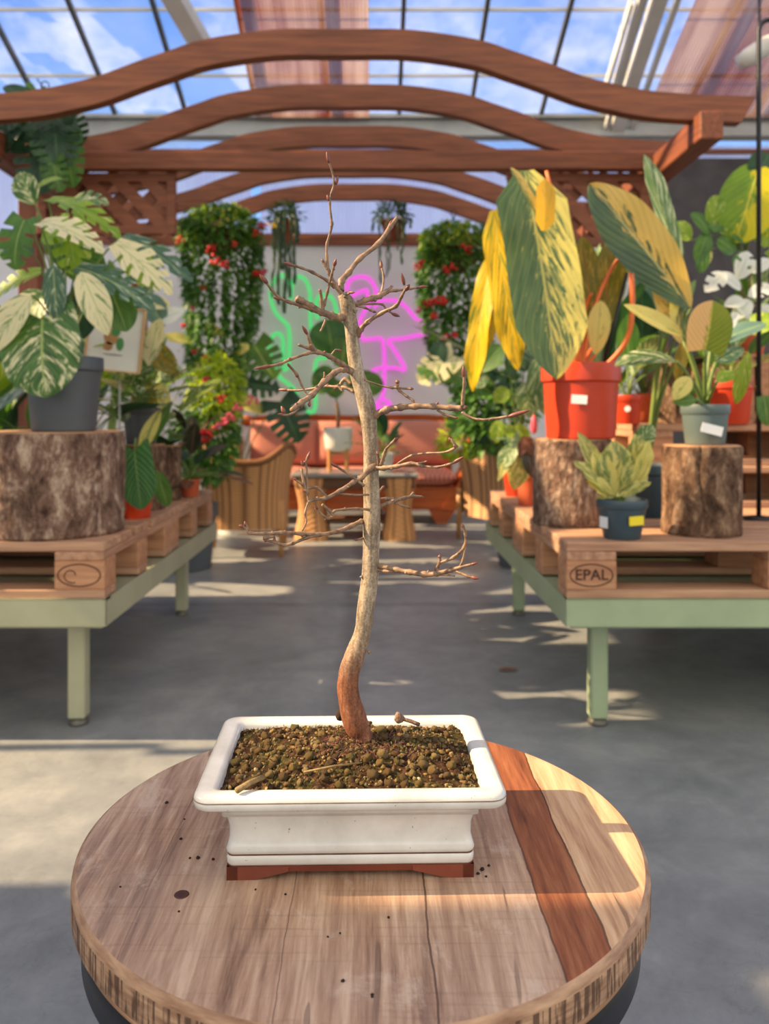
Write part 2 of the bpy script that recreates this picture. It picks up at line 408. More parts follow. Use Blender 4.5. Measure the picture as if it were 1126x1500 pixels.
# white steel roof trusses
def beam_between(mb, a, b, wx, wz):
    a = Vector(a); b = Vector(b); t = (b - a).normalized(); s = t.cross(Vector((0, 0, 1))).normalized(); u = s.cross(t)
    vs = []
    for p in (a, b):
        for i, j in ((-1, -1), (1, -1), (1, 1), (-1, 1)): vs.append(p + s * i * wx / 2 + u * j * wz / 2)
    mb.add(vs, [(0, 1, 2, 3), (7, 6, 5, 4), (0, 4, 5, 1), (1, 5, 6, 2), (2, 6, 7, 3), (3, 7, 4, 0)])
def roofpt(px, py, off=.12):
    # point where the sight line meets a plane `off` below the roof: used to take real roof positions
    k = (Y0 - py) / F; y = (3.40 + SL * YB - off - HC) / (k + SL); return Vector(((px - X0) * y / F, y, HC + k * y))
for i, (p, q, ww) in enumerate((((978, -40), (900, 200), .10), ((948, -40), (890, 160), .03), ((925, 0), (880, 150), .02))):
    mb = MB(); a = roofpt(*p, off=.14); b_ = roofpt(*q, off=.14)
    beam_between(mb, a, b_, ww, .09)
    if i == 0:
        beam_between(mb, a + Vector((.13, 0, 0)), b_ + Vector((.13, 0, 0)), .035, .05); beam_between(mb, a + Vector((-.1, 0, 0)), b_ + Vector((-.1, 0, 0)), .03, .05)
    struct(mb.build('trim_%d' % (50 + i), m_galv_l))
mb = MB(); beam_between(mb, roofpt(245, -20, .2), roofpt(300, 75, .2), .14, .1); struct(mb.build('trim_55', m_galv_l))

# unseen left screen added for shade; openings cut where sun patches should fall
SX = -3.6
def wz(X, Z): return Z + (X - SX) * .709
openings = [  # y0,y1,z0,z1 on the added screen
    (.655, 1.20, 2.97, 3.75),
    (1.42, 2.02, 1.75, 2.42), (2.06, 2.12, 1.75, 2.35),
    (2.20, 3.75, 3.35, 5.0),
    (2.12, 2.62, 2.25, 2.62), (2.2, 2.48, 2.75, 3.12),
    (3.0, 3.6, 2.85, 3.2),
]
def is_open(y, z):
    for a, b_, c, d in openings:
        y_ = y + .032 * max(0, (z - 2.0) * 1.41 + (1.0 if z < 2.9 else .6))
        if a <= y_ <= b_ and c <= z <= d:
            if a == 2.20: return noise.noise(Vector((y * 3.1, z * 3.1, 4))) > -.22
            return True
    if y > 3.75 and 1.35 < z < 4.9:
        return noise.noise(Vector((y * 2.2, z * 4.5, 0))) > -.16
    return False
mb = MB(); cz = .04; cy = .04
nz_ = int(5.3 / cz); ny_ = int(8.4 / cy)
for j in range(nz_):
    z = j * cz; run = None
    for i in range(ny_ + 1):
        y = -.6 + i * cy
        op = i == ny_ or is_open(y + cy / 2, z + cz / 2)
        if not op and run is None: run = y
        if op and run is not None:
            mb.box2((SX - .02, run, z), (SX + .02, y, z + cz)); run = None
struct(mb.build('unseen_sun_mask', m_plaster))

# ------------------------------------------------------------------ pergola
XC = -.14
prof = [(0, 47), (.3, 48), (.59, 62), (.75, 79), (.89, 95), (1.05, 115), (1.19, 127), (1.35, 137), (1.6, 143), (1.80, 145)]
top = [(u, HC + (605 - y) * 3.58 / F) for u, y in prof]
full = [(-u, z) for u, z in reversed(top[1:])] + top
full = smooth_path(full, 4)
perg = thing('timber_pergola', 'reddish brown timber pergola with wavy rafters over the seating corner', 'pergola', (XC, 4.15, 0))
yr = [3.58, 4.18, 4.78, 5.39, 5.98]
for y in yr:
    mb = MB(); th = .113; n = len(full); rings = []
    for i, (u, z) in enumerate(full):
        tt = full[min(i + 1, n - 1)], full[max(i - 1, 0)]
        dx = tt[0][0] - tt[1][0]; dz = tt[0][1] - tt[1][1]; l = math.hypot(dx, dz); nx, nzv = dz / l, -dx / l
        lim = 1.80 - .10
        bu = max(-lim - .0005 * (n - i), min(lim + .0005 * i, u + nx * th)); bx, bz = XC + bu, z + nzv * th
        rings.append([Vector((XC + u, y - .03, z)), Vector((XC + u, y + .03, z)), Vector((bx, y + .03, bz)), Vector((bx, y - .03, bz))])
    mb.loft(rings); finish(mb.build('rafter', m_pergx, perg))
for sx_ in (-1.74, 1.44):
    mb = MB(); mb.rbox((sx_, 4.86, 2.085), (.10, 2.76, .12), .005); mb.build('side_beam', m_pergy, perg)
    for y in (4.18, 6.1):
        mb = MB(); mb.rbox((sx_, y, 1.0125), (.10, .10, 2.025), .005); mb.build('post', m_pergz, perg)
    # knee brace
    mb = MB(); beam_between(mb, (sx_, 4.2, 1.78), (sx_ - .30 * (1 if sx_ > 0 else -1), 4.2, 2.07), .06, .07); mb.build('brace', m_pergx, perg)
mb = MB(); mb.rbox((XC - .01, 4.09, 2.115), (3.2, .06, .09), .004); mb.build('cross_beam', m_pergx, perg)
mb = MB(); mb.rbox((XC - .01, 5.92, 2.10), (3.2, .05, .06), .004); mb.build('cross_beam', m_pergx, perg)
def lattice(xa, xb, za, zb, y, lab, x_in):
    t = thing('lattice_panel', lab, 'panel', ((xa + xb) / 2, y, za))
    mb = MB(); f = .045
    mb.rbox(((xa + xb) / 2, y, zb - f / 2), (xb - xa, .04, f)); mb.rbox(((xa + xb) / 2, y, za + f / 2), (xb - xa, .04, f))
    mb.rbox((xa + f / 2, y, (za + zb) / 2), (f, .042, zb - za)); mb.rbox((xb - f / 2, y, (za + zb) / 2), (f, .042, zb - za))
    mb.build('frame', m_pergx, t)
    mb = MB(); w_ = xb - xa; h = zb - za; n = int(w_ / .15)
    for i in range(-3, n + 3):
        for sg in (1, -1):
            pts = []
            x_ = xa + (i + .5) * .15
            p0 = Vector((x_, y + .012 * sg, za)); p1 = Vector((x_ + sg * h, y + .012 * sg, zb))
            # clip to frame
            t0, t1 = 0, 1
            d = p1.x - p0.x
            for lim, sgn in ((xa + .01, 1), (xb - .01, -1)):
                q = (lim - p0.x) / d
                if (p0.x - lim) * sgn < 0: t0 = max(t0, q)
                if (p1.x - lim) * sgn < 0: t1 = min(t1, q)
            if t1 - t0 > .05: beam_between(mb, p0.lerp(p1, t0), p0.lerp(p1, t1), .012, .062)
    mb.build('slats', m_pergx, t)
    return t
lattice(-1.69, -.995, 1.76, 2.068, 4.14, 'timber lattice panel under the cross beam at the left, above the big white-marbled plant', 0)
lattice(.68, 1.39, 1.70, 2.068, 4.14, 'timber lattice panel under the cross beam at the right, behind the tall yellow-green leaves', 0)

# ------------------------------------------------------------------ neon on the back wall
def neonmat(name, c, st):
    m, nt, out = newmat(name); e = N(nt, 'ShaderNodeEmission', Color=c, Strength=st); nt.links.new(e.outputs[0], out.inputs[0]); return m
m_ng = neonmat('green_neon', C(96, 226, 128), .85); m_np = neonmat('pink_neon', C(246, 96, 226), 1.0)
def crop(ox, oy, s): return lambda p: (ox + p[0] / s, oy + p[1] / s)
def neon(name, label, m, strokes, cv, r):
    t = thing(name, label, 'neon sign', (0, 0, 0)); Yn = YB - .075
    pts = [W(*cv(p), Yn) for s in strokes for p in s]
    c = sum(pts, Vector()) / len(pts); t.location = (c.x, YB - .07, c.z); WL[t.name] = Vector(t.location)
    for s in strokes:
        pp = [W(*cv(p[:2]), Yn) for p in s]
        sp_ = [Vector(q) for q in smooth_path([tuple(q) for q in pp], 5)]
        mb = MB(); mb.tube(sp_, r, 8); mb.build('glass_tube', m, t, True)
    mb = MB()
    for s in strokes:
        q = W(*cv(s[len(s) // 2]), Yn); mb.box2((q.x - .008, Yn + .005, q.z - .008), (q.x + .008, YB - .001, q.z + .008))
    mb.build('wall_clip', m_galv_l, t)
neon('neon_cactus', 'green neon cactus outline glowing on the grey back wall', m_ng, [
    [(655, 560), (650, 480), (625, 440), (590, 440), (558, 480), (553, 560), (575, 625), (610, 665), (640, 700), (648, 780), (640, 900)],
    [(640, 910), (615, 915), (615, 800), (605, 745), (575, 735), (548, 770), (545, 830), (560, 890), (600, 960), (650, 1000), (680, 1040), (690, 1090)],
    [(655, 560), (660, 480), (690, 440), (730, 460), (752, 520), (755, 620), (758, 700), (780, 740), (810, 755)],
    [(790, 660), (785, 570), (815, 535), (860, 545), (885, 600), (885, 700), (870, 800), (830, 860), (785, 875), (780, 1000), (780, 1110), (760, 1140), (735, 1130)]],
    crop(240, 280, 3.519), .017)
neon('neon_flamingo', 'pink neon flamingo outline glowing on the grey back wall', m_np, [
    [(410, 215), (430, 150), (490, 120), (560, 130), (605, 190), (610, 250), (560, 320), (510, 400), (500, 470), (515, 545)],
    [(440, 255), (500, 225), (545, 212), (555, 260)],
    [(600, 330), (640, 290), (700, 280), (770, 290), (830, 340), (880, 400), (930, 430), (970, 480), (990, 545), (930, 520), (860, 530), (780, 545), (690, 552)],
    [(515, 555), (600, 545), (650, 545), (665, 600), (672, 700), (668, 820), (655, 955), (590, 1020), (710, 1000), (655, 955)],
    [(690, 555), (750, 640), (812, 755), (740, 745), (620, 750), (578, 790), (590, 820)]],
    crop(420, 380, 4.69), .017)

# ------------------------------------------------------------------ steel benches
PT = .521   # pallet top
def bench(x0, x1, xs, m, label):
    t = thing('plant_bench', label, 'bench', ((x0 + x1) / 2, 2.9, 0))
    y0, y1, za, zb = 2.14, 3.66, .302, .373
    mb = MB()
    mb.box2((x0, y0, za), (x1, y0 + .004, zb)); mb.box2((x0, y1 - .004, za), (x1, y1, zb))
    mb.box2((x0, y0, za), (x0 + .004, y1, zb)); mb.box2((x1 - .004, y0, za), (x1, y1, zb))
    mb.box2((x0, y0, zb - .004), (x1, y0 + .04, zb)); mb.box2((x0 + .02, y0 + .03, za - .012), (x1 - .02, y0 + .07, za + .03))
    mb.build('rim_rail', m, t)
    mb = MB(); mb.box2((x0 + .005, y0 + .005, zb - .012), (x1 - .005, y1 - .005, zb - .006)); mb.build('tray', m, t)
    for x in xs:
        for y in (2.27, 3.50):
            mb = MB(); mb.rbox((x, y, (.012 + za) / 2 + .03), (.048, .048, za + .035), .005); lg = mb.build('leg', m, t)
            mb = MB(); mb.lathe((x, y, 0), [(.026, 0), (.028, .006), (.022, .016), (.012, .02)], 16); mb.build('foot', m_rust, lg, True)
    return t
bench(-2.5, -.697, (-.815, -2.1), m_green_metal_l, 'pale olive steel plant bench on the left, under the large log stump')
bench(.504, 2.5, (.622, 2.1), m_green_metal, 'sage green steel plant bench on the right, under the stamped pallet')

# ------------------------------------------------------------------ pallets
def text_mesh(txt, size, depth=.001):
    cu = bpy.data.curves.new('lettering', 'FONT'); cu.body = txt; cu.size = size; cu.extrude = depth; cu.align_x = 'CENTER'; cu.align_y = 'CENTER'
    cu.offset = size * .012
    o = bpy.data.objects.new('lettering', cu); COL.objects.link(o)
    dg = bpy.context.evaluated_depsgraph_get(); me = bpy.data.meshes.new_from_object(o.evaluated_get(dg))
    vs = [v.co.copy() for v in me.vertices]; fs = [list(p.vertices) for p in me.polygons]
    bpy.data.objects.remove(o); return vs, fs
m_stamp = M('burnt_stamp', C(74, 44, 32), C(56, 34, 26), 30, .9, .1)
def pallet(label, loc, L=1.2, D=.73, rz=0, stamp=None, group='wooden pallets stacked flat on the benches'):
    t = thing('wooden_pallet', label, 'pallet', (0, 0, 0), group)
    H = .148; bw = .135; bl = (.132, .14, .132)
    xs = (bl[0] / 2, L / 2, L - bl[2] / 2); ys = (.05, D / 2, D - .05)
    for y, d in zip(ys, (.1, .1, .1)):
        mb = MB(); mb.rbox((L / 2, y, .011), (L, .098, .022), .002); mb.build('bottom_board', m_deckx, t)
    for i, x in enumerate(xs):
        for j, y in enumerate(ys):
            mb = MB(); mb.rbox((x, y, .022 + .039), (bl[i], .098, .078), .003)
            b = mb.build('block', m_block, t)
            if stamp is not None and i == abs(stamp) and j == 0:
                mb = MB(); pts = [(x + .056 * math.cos(a * math.pi / 20), -.0008 + .001, .061 + .029 * math.sin(a * math.pi / 20)) for a in range(41)]
                mb.tube(pts, .0016, 6, caps=False)
                vs, fs = text_mesh('EPAL', .040)
                if stamp > 0:
                    vs, fs = [], []
                    mb.tube([(x - .02 + .024 * math.cos(a * math.pi / 8) * (.4 + a / 20), .0002, .061 + .02 * math.sin(a * math.pi / 8) * (.4 + a / 20)) for a in range(14)], .0014, 5)
                mb.add([(x + v.x * 1.02, .0006 - v.z, .061 + v.y) for v in vs], fs)
                s = mb.build('stamp', m_stamp, b); s['label'] = 'burnt oval stamp'
    for i, x in enumerate(xs):
        mb = MB(); mb.rbox((x, D / 2, .100 + .011), (bl[i] * .98, D, .022), .002); mb.build('stringer_board', m_decky, t)
    for y in (.066, D * .27, D * .5, D * .73, D - .066):
        mb = MB(); mb.rbox((L / 2, y, .1225 + .0125), (L + U(-.004, .004), .128 if D > .6 else .09, .025), .003); mb.build('deck_board', m_deckx, t)
    t.location = loc; t.rotation_euler = (0, 0, rz); return t
pallet('pallet with the burnt oval stamp at the front corner of the right bench', (.508, 2.15, .373), stamp=0)
pallet('pallet on the far half of the right bench, behind the stamped pallet', (.51, 2.90, .373))
p_ = pallet('pallet at the front of the left bench under the large log stump', (-1.905, 2.15, .373), stamp=2)
pallet('pallet on the far half of the left bench, its corner beside the wicker armchair', (-1.91, 2.90, .373))
pallet('lower pallet of the raised stack at the back of the right bench', (.93, 2.93, .5225), D=.66)
pallet('upper pallet of the raised stack at the back of the right bench', (.95, 2.95, .672), D=.66)
ZS = .82

def stump(label, cx, cy, r, z0, h, mat, name='log_stump', crack=None, seed=0, lump=.03, group='log stumps used as plant stands'):
    t = thing(name, label, 'stump', (cx, cy, z0), group)
    mb = MB(); n = 150; m_ = 46; rings = []
    def rad(a, zz):
        d = noise.fractal(Vector((math.cos(a) * 2.2 + seed, math.sin(a) * 2.2, zz * 5)), 1, 2, 4) * lump
        d += abs(noise.noise(Vector((math.cos(a) * 16 + seed, math.sin(a) * 16, zz * 60)))) * lump * .6
        d += noise.noise(Vector((math.cos(a) * 9 + seed, math.sin(a) * 9, zz * 26))) * lump * .38
        rr = r * (1 + d * 1.3)
        if crack is not None:
            da = (a - crack - .06 * math.sin(zz * 25) + math.pi) % (2 * math.pi) - math.pi
            rr -= .012 * math.exp(-(da / .045) ** 2)
        return rr
    for k in range(m_ + 1):
        zz = h * k / m_
        e = 1 - .02 * (k == 0) - .012 * (k == m_)
        rings.append([Vector((cx + rad(2 * math.pi * i / n, zz) * e * math.cos(2 * math.pi * i / n), cy + rad(2 * math.pi * i / n, zz) * e * math.sin(2 * math.pi * i / n), z0 + zz)) for i in range(n)])
    mb.loft(rings); mb.build('bark', mat, t, True)
    mb = MB(); rr = [Vector((p.x - (p.x - cx) * .04, p.y - (p.y - cy) * .04, z0 + h - .001)) for p in rings[-1]]; r2 = [Vector((p.x, p.y, z0 + h + .003)) for p in rr]
    mb.loft([rr, r2]); mb.build('cut_face', m_cutwood, t)
    return t
stump('large wide log stump on the left bench carrying the big grey pot', -.93, 2.36, .205, PT, .284, m_bark, crack=-1.45, seed=1)
stump('pale log stump on the right bench under the big orange pot', .612, 2.52, .118, PT, .258, m_bark, seed=5)
stump('dark-barked log stump on the right bench under the grey-green pot', .930, 2.32, .106, PT, .246, m_bark_d, crack=-1.95, seed=9)
stump('log stump half hidden behind the hanging heart-shaped leaf, under the anthracite pot', -.835, 2.92, .095, PT, .225, m_bark_d, seed=13)
stump('slim log stump at the back of the left bench, beside the orange-potted dark plant', -.80, 3.22, .045, PT, .21, m_bark_d, seed=17)
stump('slim standing log behind the grey-green pot on the right bench', 1.13, 3.10, .055, ZS, .225, m_bark_d, seed=21)

# slatted crate at the back of the right bench
t = thing('slatted_crate', 'dark brown slatted wooden crate at the back of the right bench', 'crate', (1.62, 3.2, ZS))
for i in range(11):
    mb = MB(); mb.rbox((1.31 + i * .058, 3.11, ZS + .125), (.038, .014, .25), .002); mb.build('slat', m_palletw, t)
mb = MB(); mb.rbox((1.60, 3.123, ZS + .23), (.64, .012, .03)); mb.rbox((1.60, 3.123, ZS + .03), (.64, .012, .03)); mb.rbox((1.29, 3.30, ZS + .125), (.014, .36, .25)); mb.rbox((1.91, 3.30, ZS + .125), (.014, .36, .25)); mb.rbox((1.6, 3.30, ZS + .01), (.6, .35, .014)); mb.rbox((1.6, 3.48, ZS + .125), (.6, .012, .25)); mb.rbox((1.60, 3.30, ZS + .256), (.66, .40, .012))
mb.build('frame', m_deckx, t)

# ------------------------------------------------------------------ sofa
def m_cushion_():
    m, nt, out = newmat('coral_diamond_fabric'); v = coords(nt, (1, 1, 1), 'UV')
    s = nt.nodes.new('ShaderNodeSeparateXYZ'); nt.links.new(v, s.inputs[0])
    a = math_(nt, 'ADD', s.outputs[0], s.outputs[1]); b_ = math_(nt, 'SUBTRACT', s.outputs[0], s.outputs[1])
    pa = math_(nt, 'ABSOLUTE', math_(nt, 'SINE', math_(nt, 'MULTIPLY', a, math.pi * 14))); pb = math_(nt, 'ABSOLUTE', math_(nt, 'SINE', math_(nt, 'MULTIPLY', b_, math.pi * 14)))
    k = math_(nt, 'MINIMUM', pa, pb)
    col = ramp(nt, k, [(.12, C(214, 164, 142)), (.42, C(176, 98, 84))])
    principled(nt, out, col, .9, 0, bump(nt, nz(nt, coords(nt, (1, 1, 1)), 120, 2), .3, .002), .2); return m
m_cush = m_cushion_()
def cushion(mb, c, d, rx=0, n=14, puff=.5):
    # superellipsoid-like pillow with uv
    M_ = Matrix.Rotation(rx, 3, 'X'); c = Vector(c); hx, hy, hz = [x / 2 for x in d]
    for sg in (1, -1):
        vs = []; uv = []; fs = []
        for i in range(n + 1):
            for j in range(n + 1):
                a = -1 + 2 * i / n; b_ = -1 + 2 * j / n
                e = max(0, (1 - abs(a) ** 4) * (1 - abs(b_) ** 4)) ** puff
                pin = 1 - .035 * (1 - abs(b_) ** 2) * 0
                vs.append(c + M_ @ Vector((a * hx * pin, -sg * hy * e, b_ * hz))); uv.append((i / n * d[0] / .5, j / n * d[2] / .5))
        for i in range(n):
            for j in range(n):
                q = (i * (n + 1) + j, (i + 1) * (n + 1) + j, (i + 1) * (n + 1) + j + 1, i * (n + 1) + j + 1)
                fs.append(q if sg > 0 else q[::-1])
        mb.add(vs, fs, 0, uv)
SXc = -.17; hw = .93
sofa = thing('wooden_sofa', 'honey-brown wooden sofa with scrolled arms and coral cushions against the back wall', 'sofa', (SXc, 6.6, 0))
mb = MB(); mb.rbox((SXc, 6.36, .185), (1.72, .045, .15), .01); mb.rbox((SXc, 6.6, .27), (1.72, .5, .03), .01); mb.build('seat_frame', m_sofaw, sofa)
mb = MB()
pts = smooth_path([(-.88, .825), (-.6, .85), (-.2, .845), (0, .84), (.2, .845), (.6, .85), (.88, .825)], 6)
rings = []
for x, z in pts: rings.append([Vector((SXc + x, 6.84, z - .05)), Vector((SXc + x, 6.89, z - .05)), Vector((SXc + x, 6.90, z)), Vector((SXc + x, 6.83, z))])
mb.loft(rings); mb.rbox((SXc, 6.865, .53), (1.66, .03, .5), .01)
finish(mb.build('backrest', m_sofaw, sofa))
for s in (-1, 1):
    mb = MB(); mb.lathe((SXc + s * .88, 6.81, .795), [(.0, 0), (.045, .002), (.048, .02), (.045, .10), (0, .102)], 20, axis=(0, 1, 0), cap0=False, cap1=False); mb.build('scroll', m_sofaw, sofa, True)
    # swept arm: wide at top, curling in at the bottom
    out_ = smooth_path([(.80, .10), (.86, .20), (.93, .36), (.965, .52), (.985, .62), (.95, .655)], 5)
    inn = smooth_path([(.90, .63), (.915, .52), (.87, .38), (.79, .26), (.70, .12)], 5)
    poly = [(SXc + s * x, z) for x, z in out_ + inn]
    mb = MB(); mb.prism(poly, 'y', 6.33, 6.83); finish(mb.build('arm', m_sofaw, sofa))
    mb = MB(); mb.lathe((SXc + s * .955, 6.30, .63), [(.0, 0), (.04, .002), (.045, .02), (.045, .5), (0, .51)], 20, axis=(0, 1, 0), cap0=False, cap1=False); mb.build('arm_roll', m_sofaw, sofa, True)
    for y in (6.38, 6.8):
        mb = MB(); mb.prism([(SXc + s * .66, 0), (SXc + s * .74, 0), (SXc + s * .82, .12), (SXc + s * .60, .12)], 'y', y - .035, y + .035); finish(mb.build('leg', m_sofaw, sofa))
grp = 'coral cushions on the wooden sofa'
labs = ['coral seat cushion at the left end of the wooden sofa', 'coral seat cushion in the middle of the wooden sofa, behind the tree trunk', 'coral seat cushion at the right end of the wooden sofa']
for i, x in enumerate((-.55, 0, .55)):
    mb = MB()
    cushion(mb, (SXc + x, 6.56, .355), (.55, .50, .16), 0)
    # lay it flat: rebuild with thickness along z
    c_ = Vector((SXc + x, 6.56, .355))
    mb.v = [c_ + Vector(((p - c_).x, (p - c_).z / .16 * .46, (p - c_).y / .50 * .15)) for p in mb.v]
    tag(mb.build('seat_cushion', m_cush, smooth=True, origin=(SXc + x, 6.56, .28)), labs[i], 'cushion', grp)
labs = ['sunlit coral back cushion at the left end of the sofa, patterned with leaf shadows', 'coral back cushion in the middle of the sofa, behind the white planter', 'coral back cushion at the right end of the sofa']
for i, x in enumerate((-.56, -.02, .52)):
    mb = MB(); cushion(mb, (SXc + x, 6.70, .618), (.54, .14, .36), math.radians(-11))
    tag(mb.build('back_cushion', m_cush, smooth=True, origin=(SXc + x, 6.70, .44)), labs[i], 'cushion', grp)

# ------------------------------------------------------------------ wicker
def m_wicker_(name, a, b):
    m, nt, out = newmat(name); v = coords(nt, (1, 1, 1), 'UV')
    s = nt.nodes.new('ShaderNodeSeparateXYZ'); nt.links.new(v, s.inputs[0])
    p = math_(nt, 'SINE', math_(nt, 'MULTIPLY', s.outputs[0], 2 * math.pi)); q = math_(nt, 'SINE', math_(nt, 'MULTIPLY', s.outputs[1], 2 * math.pi))
    k = math_(nt, 'ADD', math_(nt, 'MULTIPLY', math_(nt, 'MULTIPLY', p, q), .5), .5)
    q2 = math_(nt, 'ABSOLUTE', q)
    rib_ = math_(nt, 'ABSOLUTE', math_(nt, 'SINE', math_(nt, 'MULTIPLY', s.outputs[0], math.pi)))
    col = ramp(nt, math_(nt, 'ADD', math_(nt, 'MULTIPLY', k, .25), math_(nt, 'MULTIPLY', rib_, .75)), [(.15, a), (.62, b)])
    principled(nt, out, col, .6, 0, bump(nt, k, .8, .006), .4); return m
m_wick = m_wicker_('woven_rattan', C(134, 88, 52), C(212, 156, 102))
m_wick2 = m_wicker_('woven_rattan_grey', C(98, 68, 46), C(206, 156, 110))
m_cane = M('cane_pole', C(206, 150, 92), C(176, 120, 70), 10, .45, .05)
def shellmesh(mb, fn, nu, nv, uvs, th=.02):
    # fn(u,v)->(outer point, outward normal)
    for sg in (0, 1):
        vs = []; uv = []
        for i in range(nu + 1):
            for j in range(nv + 1):
                p, n_ = fn(i / nu, j / nv); vs.append(p - n_ * th * sg); uv.append((i / nu * uvs[0], j / nv * uvs[1]))
        fs = []
        for i in range(nu):
            for j in range(nv):
                q = (i * (nv + 1) + j, (i + 1) * (nv + 1) + j, (i + 1) * (nv + 1) + j + 1, i * (nv + 1) + j + 1)
                fs.append(q if sg == 0 else q[::-1])
        mb.add(vs, fs, 0, uv)
def wicker_chair(label, loc, rz, mat):
    t = thing('wicker_armchair', label, 'armchair', (0, 0, 0), 'wicker armchairs facing the coffee table')
    # back towards -y (the camera); arms run towards +y
    def topz(a):  # a: angle 0 = back centre, +-pi/2 sides
        q = min(1, abs(a) / .95); return .565 + .105 * q * q * (3 - 2 * q) - .10 * max(0, (abs(a) - 1.05))
    rx, ry = .29, .27
    def fn(u, v):
        a = (u - .5) * 2 * 1.95
        zt = topz(a); z = .17 + (zt - .17) * v
        fl = 1 + .16 * v * v - .03 * math.sin(math.pi * v)
        nx, ny = math.sin(a), -math.cos(a)
        x = rx * fl * math.copysign(abs(nx) ** .6, nx); y = ry * fl * math.copysign(abs(ny) ** .6, ny)
        return Vector((x, y, z)), Vector((nx, ny, 0))
    mb = MB(); shellmesh(mb, fn, 72, 16, (24, 26)); mb.build('woven_shell', mat, t, True)
    mb = MB(); pts = [fn(i / 40, 1)[0] - fn(i / 40, 1)[1] * .01 for i in range(41)]; mb.tube(pts, .022, 8); mb.build('rolled_rim', mat, t, True)
    mb = MB(); mb.rbox((0, .03, .36), (.46, .5, .10), .02); mb.build('seat', mat, t)
    mb = MB(); mb.rbox((0, .27, .25), (.5, .02, .16), .01); mb.build('apron', mat, t)
    for x, y in ((-.24, -.2), (.24, -.2), (-.25, .24), (.25, .24)):
        mb = MB(); mb.tube([(x, y, .34), (x, y, .17), (x * 1.02, y * 1.03, 0)], [.022, .021, .015], 10); mb.build('leg', m_cane, t, True)
    t.location = loc; t.rotation_euler = (0, 0, rz); return t
wicker_chair('wicker armchair seen from behind on the left of the aisle', (-.775, 5.05, 0), math.radians(5), m_wick).scale = (.88, .86, 1.0)
wicker_chair('wicker armchair on the right of the aisle, half hidden by the right bench', (.93, 5.55, 0), math.radians(28), m_wick2)
tb = thing('wicker_coffee_table', 'low wicker coffee table with grey top in front of the sofa', 'table', (-.12, 5.75, 0))
mb = MB(); mb.rbox((-.12, 5.75, .44), (.86, .56, .025), .008); mb.build('tabletop', M('grey_table_glass', C(150, 152, 148), C(128, 130, 128), 3, .2, .02), tb)
mb = MB(); mb.rbox((-.12, 5.75, .39), (.80, .50, .08), .01); mb.build('apron', m_wick2, tb)
for x in (-.42, .18):
    for y in (5.60, 5.9):
        def fn(u, v, x=x, y=y):
            a = u * 2 * math.pi; r_ = .10 + .015 * math.cos(2 * math.pi * v)
            ax = (abs(math.cos(a)) ** .6) * math.copysign(1, math.cos(a)); ay = (abs(math.sin(a)) ** .6) * math.copysign(1, math.sin(a))
            return Vector((x + r_ * ax, y + r_ * ay, .42 * v)), Vector((math.cos(a), math.sin(a), 0))
        mb = MB(); shellmesh(mb, fn, 32, 12, (14, 12), .012); mb.build('leg', m_wick, tb, True)
mb = MB(); mb.rbox((-.12, 5.75, .12), (.5, .3, .02), .005); mb.build('shelf', m_wick2, tb)

# ------------------------------------------------------------------ shepherd hook, floodlight, framed print
hk = [W(1110, y, 2.55) for y in (790,)]
xh = (1111 - X0) * 2.62 / F
mb = MB(); zt = HC + 560 * 2.62 / F
mb.tube([(xh, 2.62, PT + .0), (xh, 2.62, zt)] + [(xh + .035 - .035 * math.cos(a * math.pi / 8), 2.62, zt + .035 * math.sin(a * math.pi / 8)) for a in range(1, 9)] + [(xh + .07, 2.62, zt - .05)], .0075, 10)
mb.lathe((xh, 2.62, PT), [(.05, 0), (.05, .006), (.01, .012)], 20)
tag(mb.build('plant_hook', m_black, smooth=True, origin=(xh, 2.62, PT)), 'tall black steel plant hook rod at the right edge of the picture', 'plant hook')
p = W(1112, 74, 4.4)
t = thing('floodlight', 'white oblong floodlight hanging below the roof at the upper right corner', 'lamp', p)
mb = MB(); mb.lathe(p, [(0, -.13), (.04, -.125), (.05, -.06), (.052, .05), (.04, .12), (0, .13)], 20, axis=(.8, 0, .5), cap0=False, cap1=False); mb.build('housing', m_galv_l, t, True)
mb = MB(); mb.tube([p + Vector((0, 0, .05)), p + Vector((0, 0, 1.0))], .008, 6); mb.build('cable', m_black, t)

# framed print on a thin stand, at the left
q = W(168, 497, 2.75)
t = thing('framed_print', 'pale wood framed botanical print on a thin stand, among the plants at the left', 'picture', (q.x, 2.75, PT))
wq, hq = .184, .213; rot = Matrix.Rotation(math.radians(6), 3, 'Y')
def rb(mb, dx, dz, sx, sz, y0, y1):
    mb.box(Vector((q.x, (y0 + y1) / 2, q.z)) + rot @ Vector((dx, 0, dz)), (sx, abs(y1 - y0), sz), rot=rot)
mb = MB()
for dx, dz, sx_, sz_ in ((0, hq / 2, wq, .007), (0, -hq / 2, wq, .007), (-wq / 2, 0, .007, hq), (wq / 2, 0, .007, hq)): rb(mb, dx, dz, sx_, sz_, 2.742, 2.76)
mb.build('frame', M('pale_oak', C(214, 178, 130), C(190, 150, 104), 10, .5, .1), t)
mb = MB(); rb(mb, 0, 0, wq - .006, hq - .006, 2.748, 2.758); mb.build('mount', m_white, t)
mb = MB()
for dx, dz, a, b_, mi in ((-.012, .01, .05, .062, 0), (-.02, -.025, .034, .03, 0), (.02, -.015, .026, .045, 1), (.002, .025, .03, .03, 1), (0, -.052, .07, .004, 2)):
    c_ = Vector((q.x, 2.7472, q.z)) + rot @ Vector((dx, 0, dz)); n = 18
    mb.add([c_ + rot @ Vector((a / 2 * math.cos(2 * math.pi * i / n), -.0003 * (mi + 1), b_ / 2 * math.sin(2 * math.pi * i / n))) for i in range(n)], [tuple(range(n))], mi)
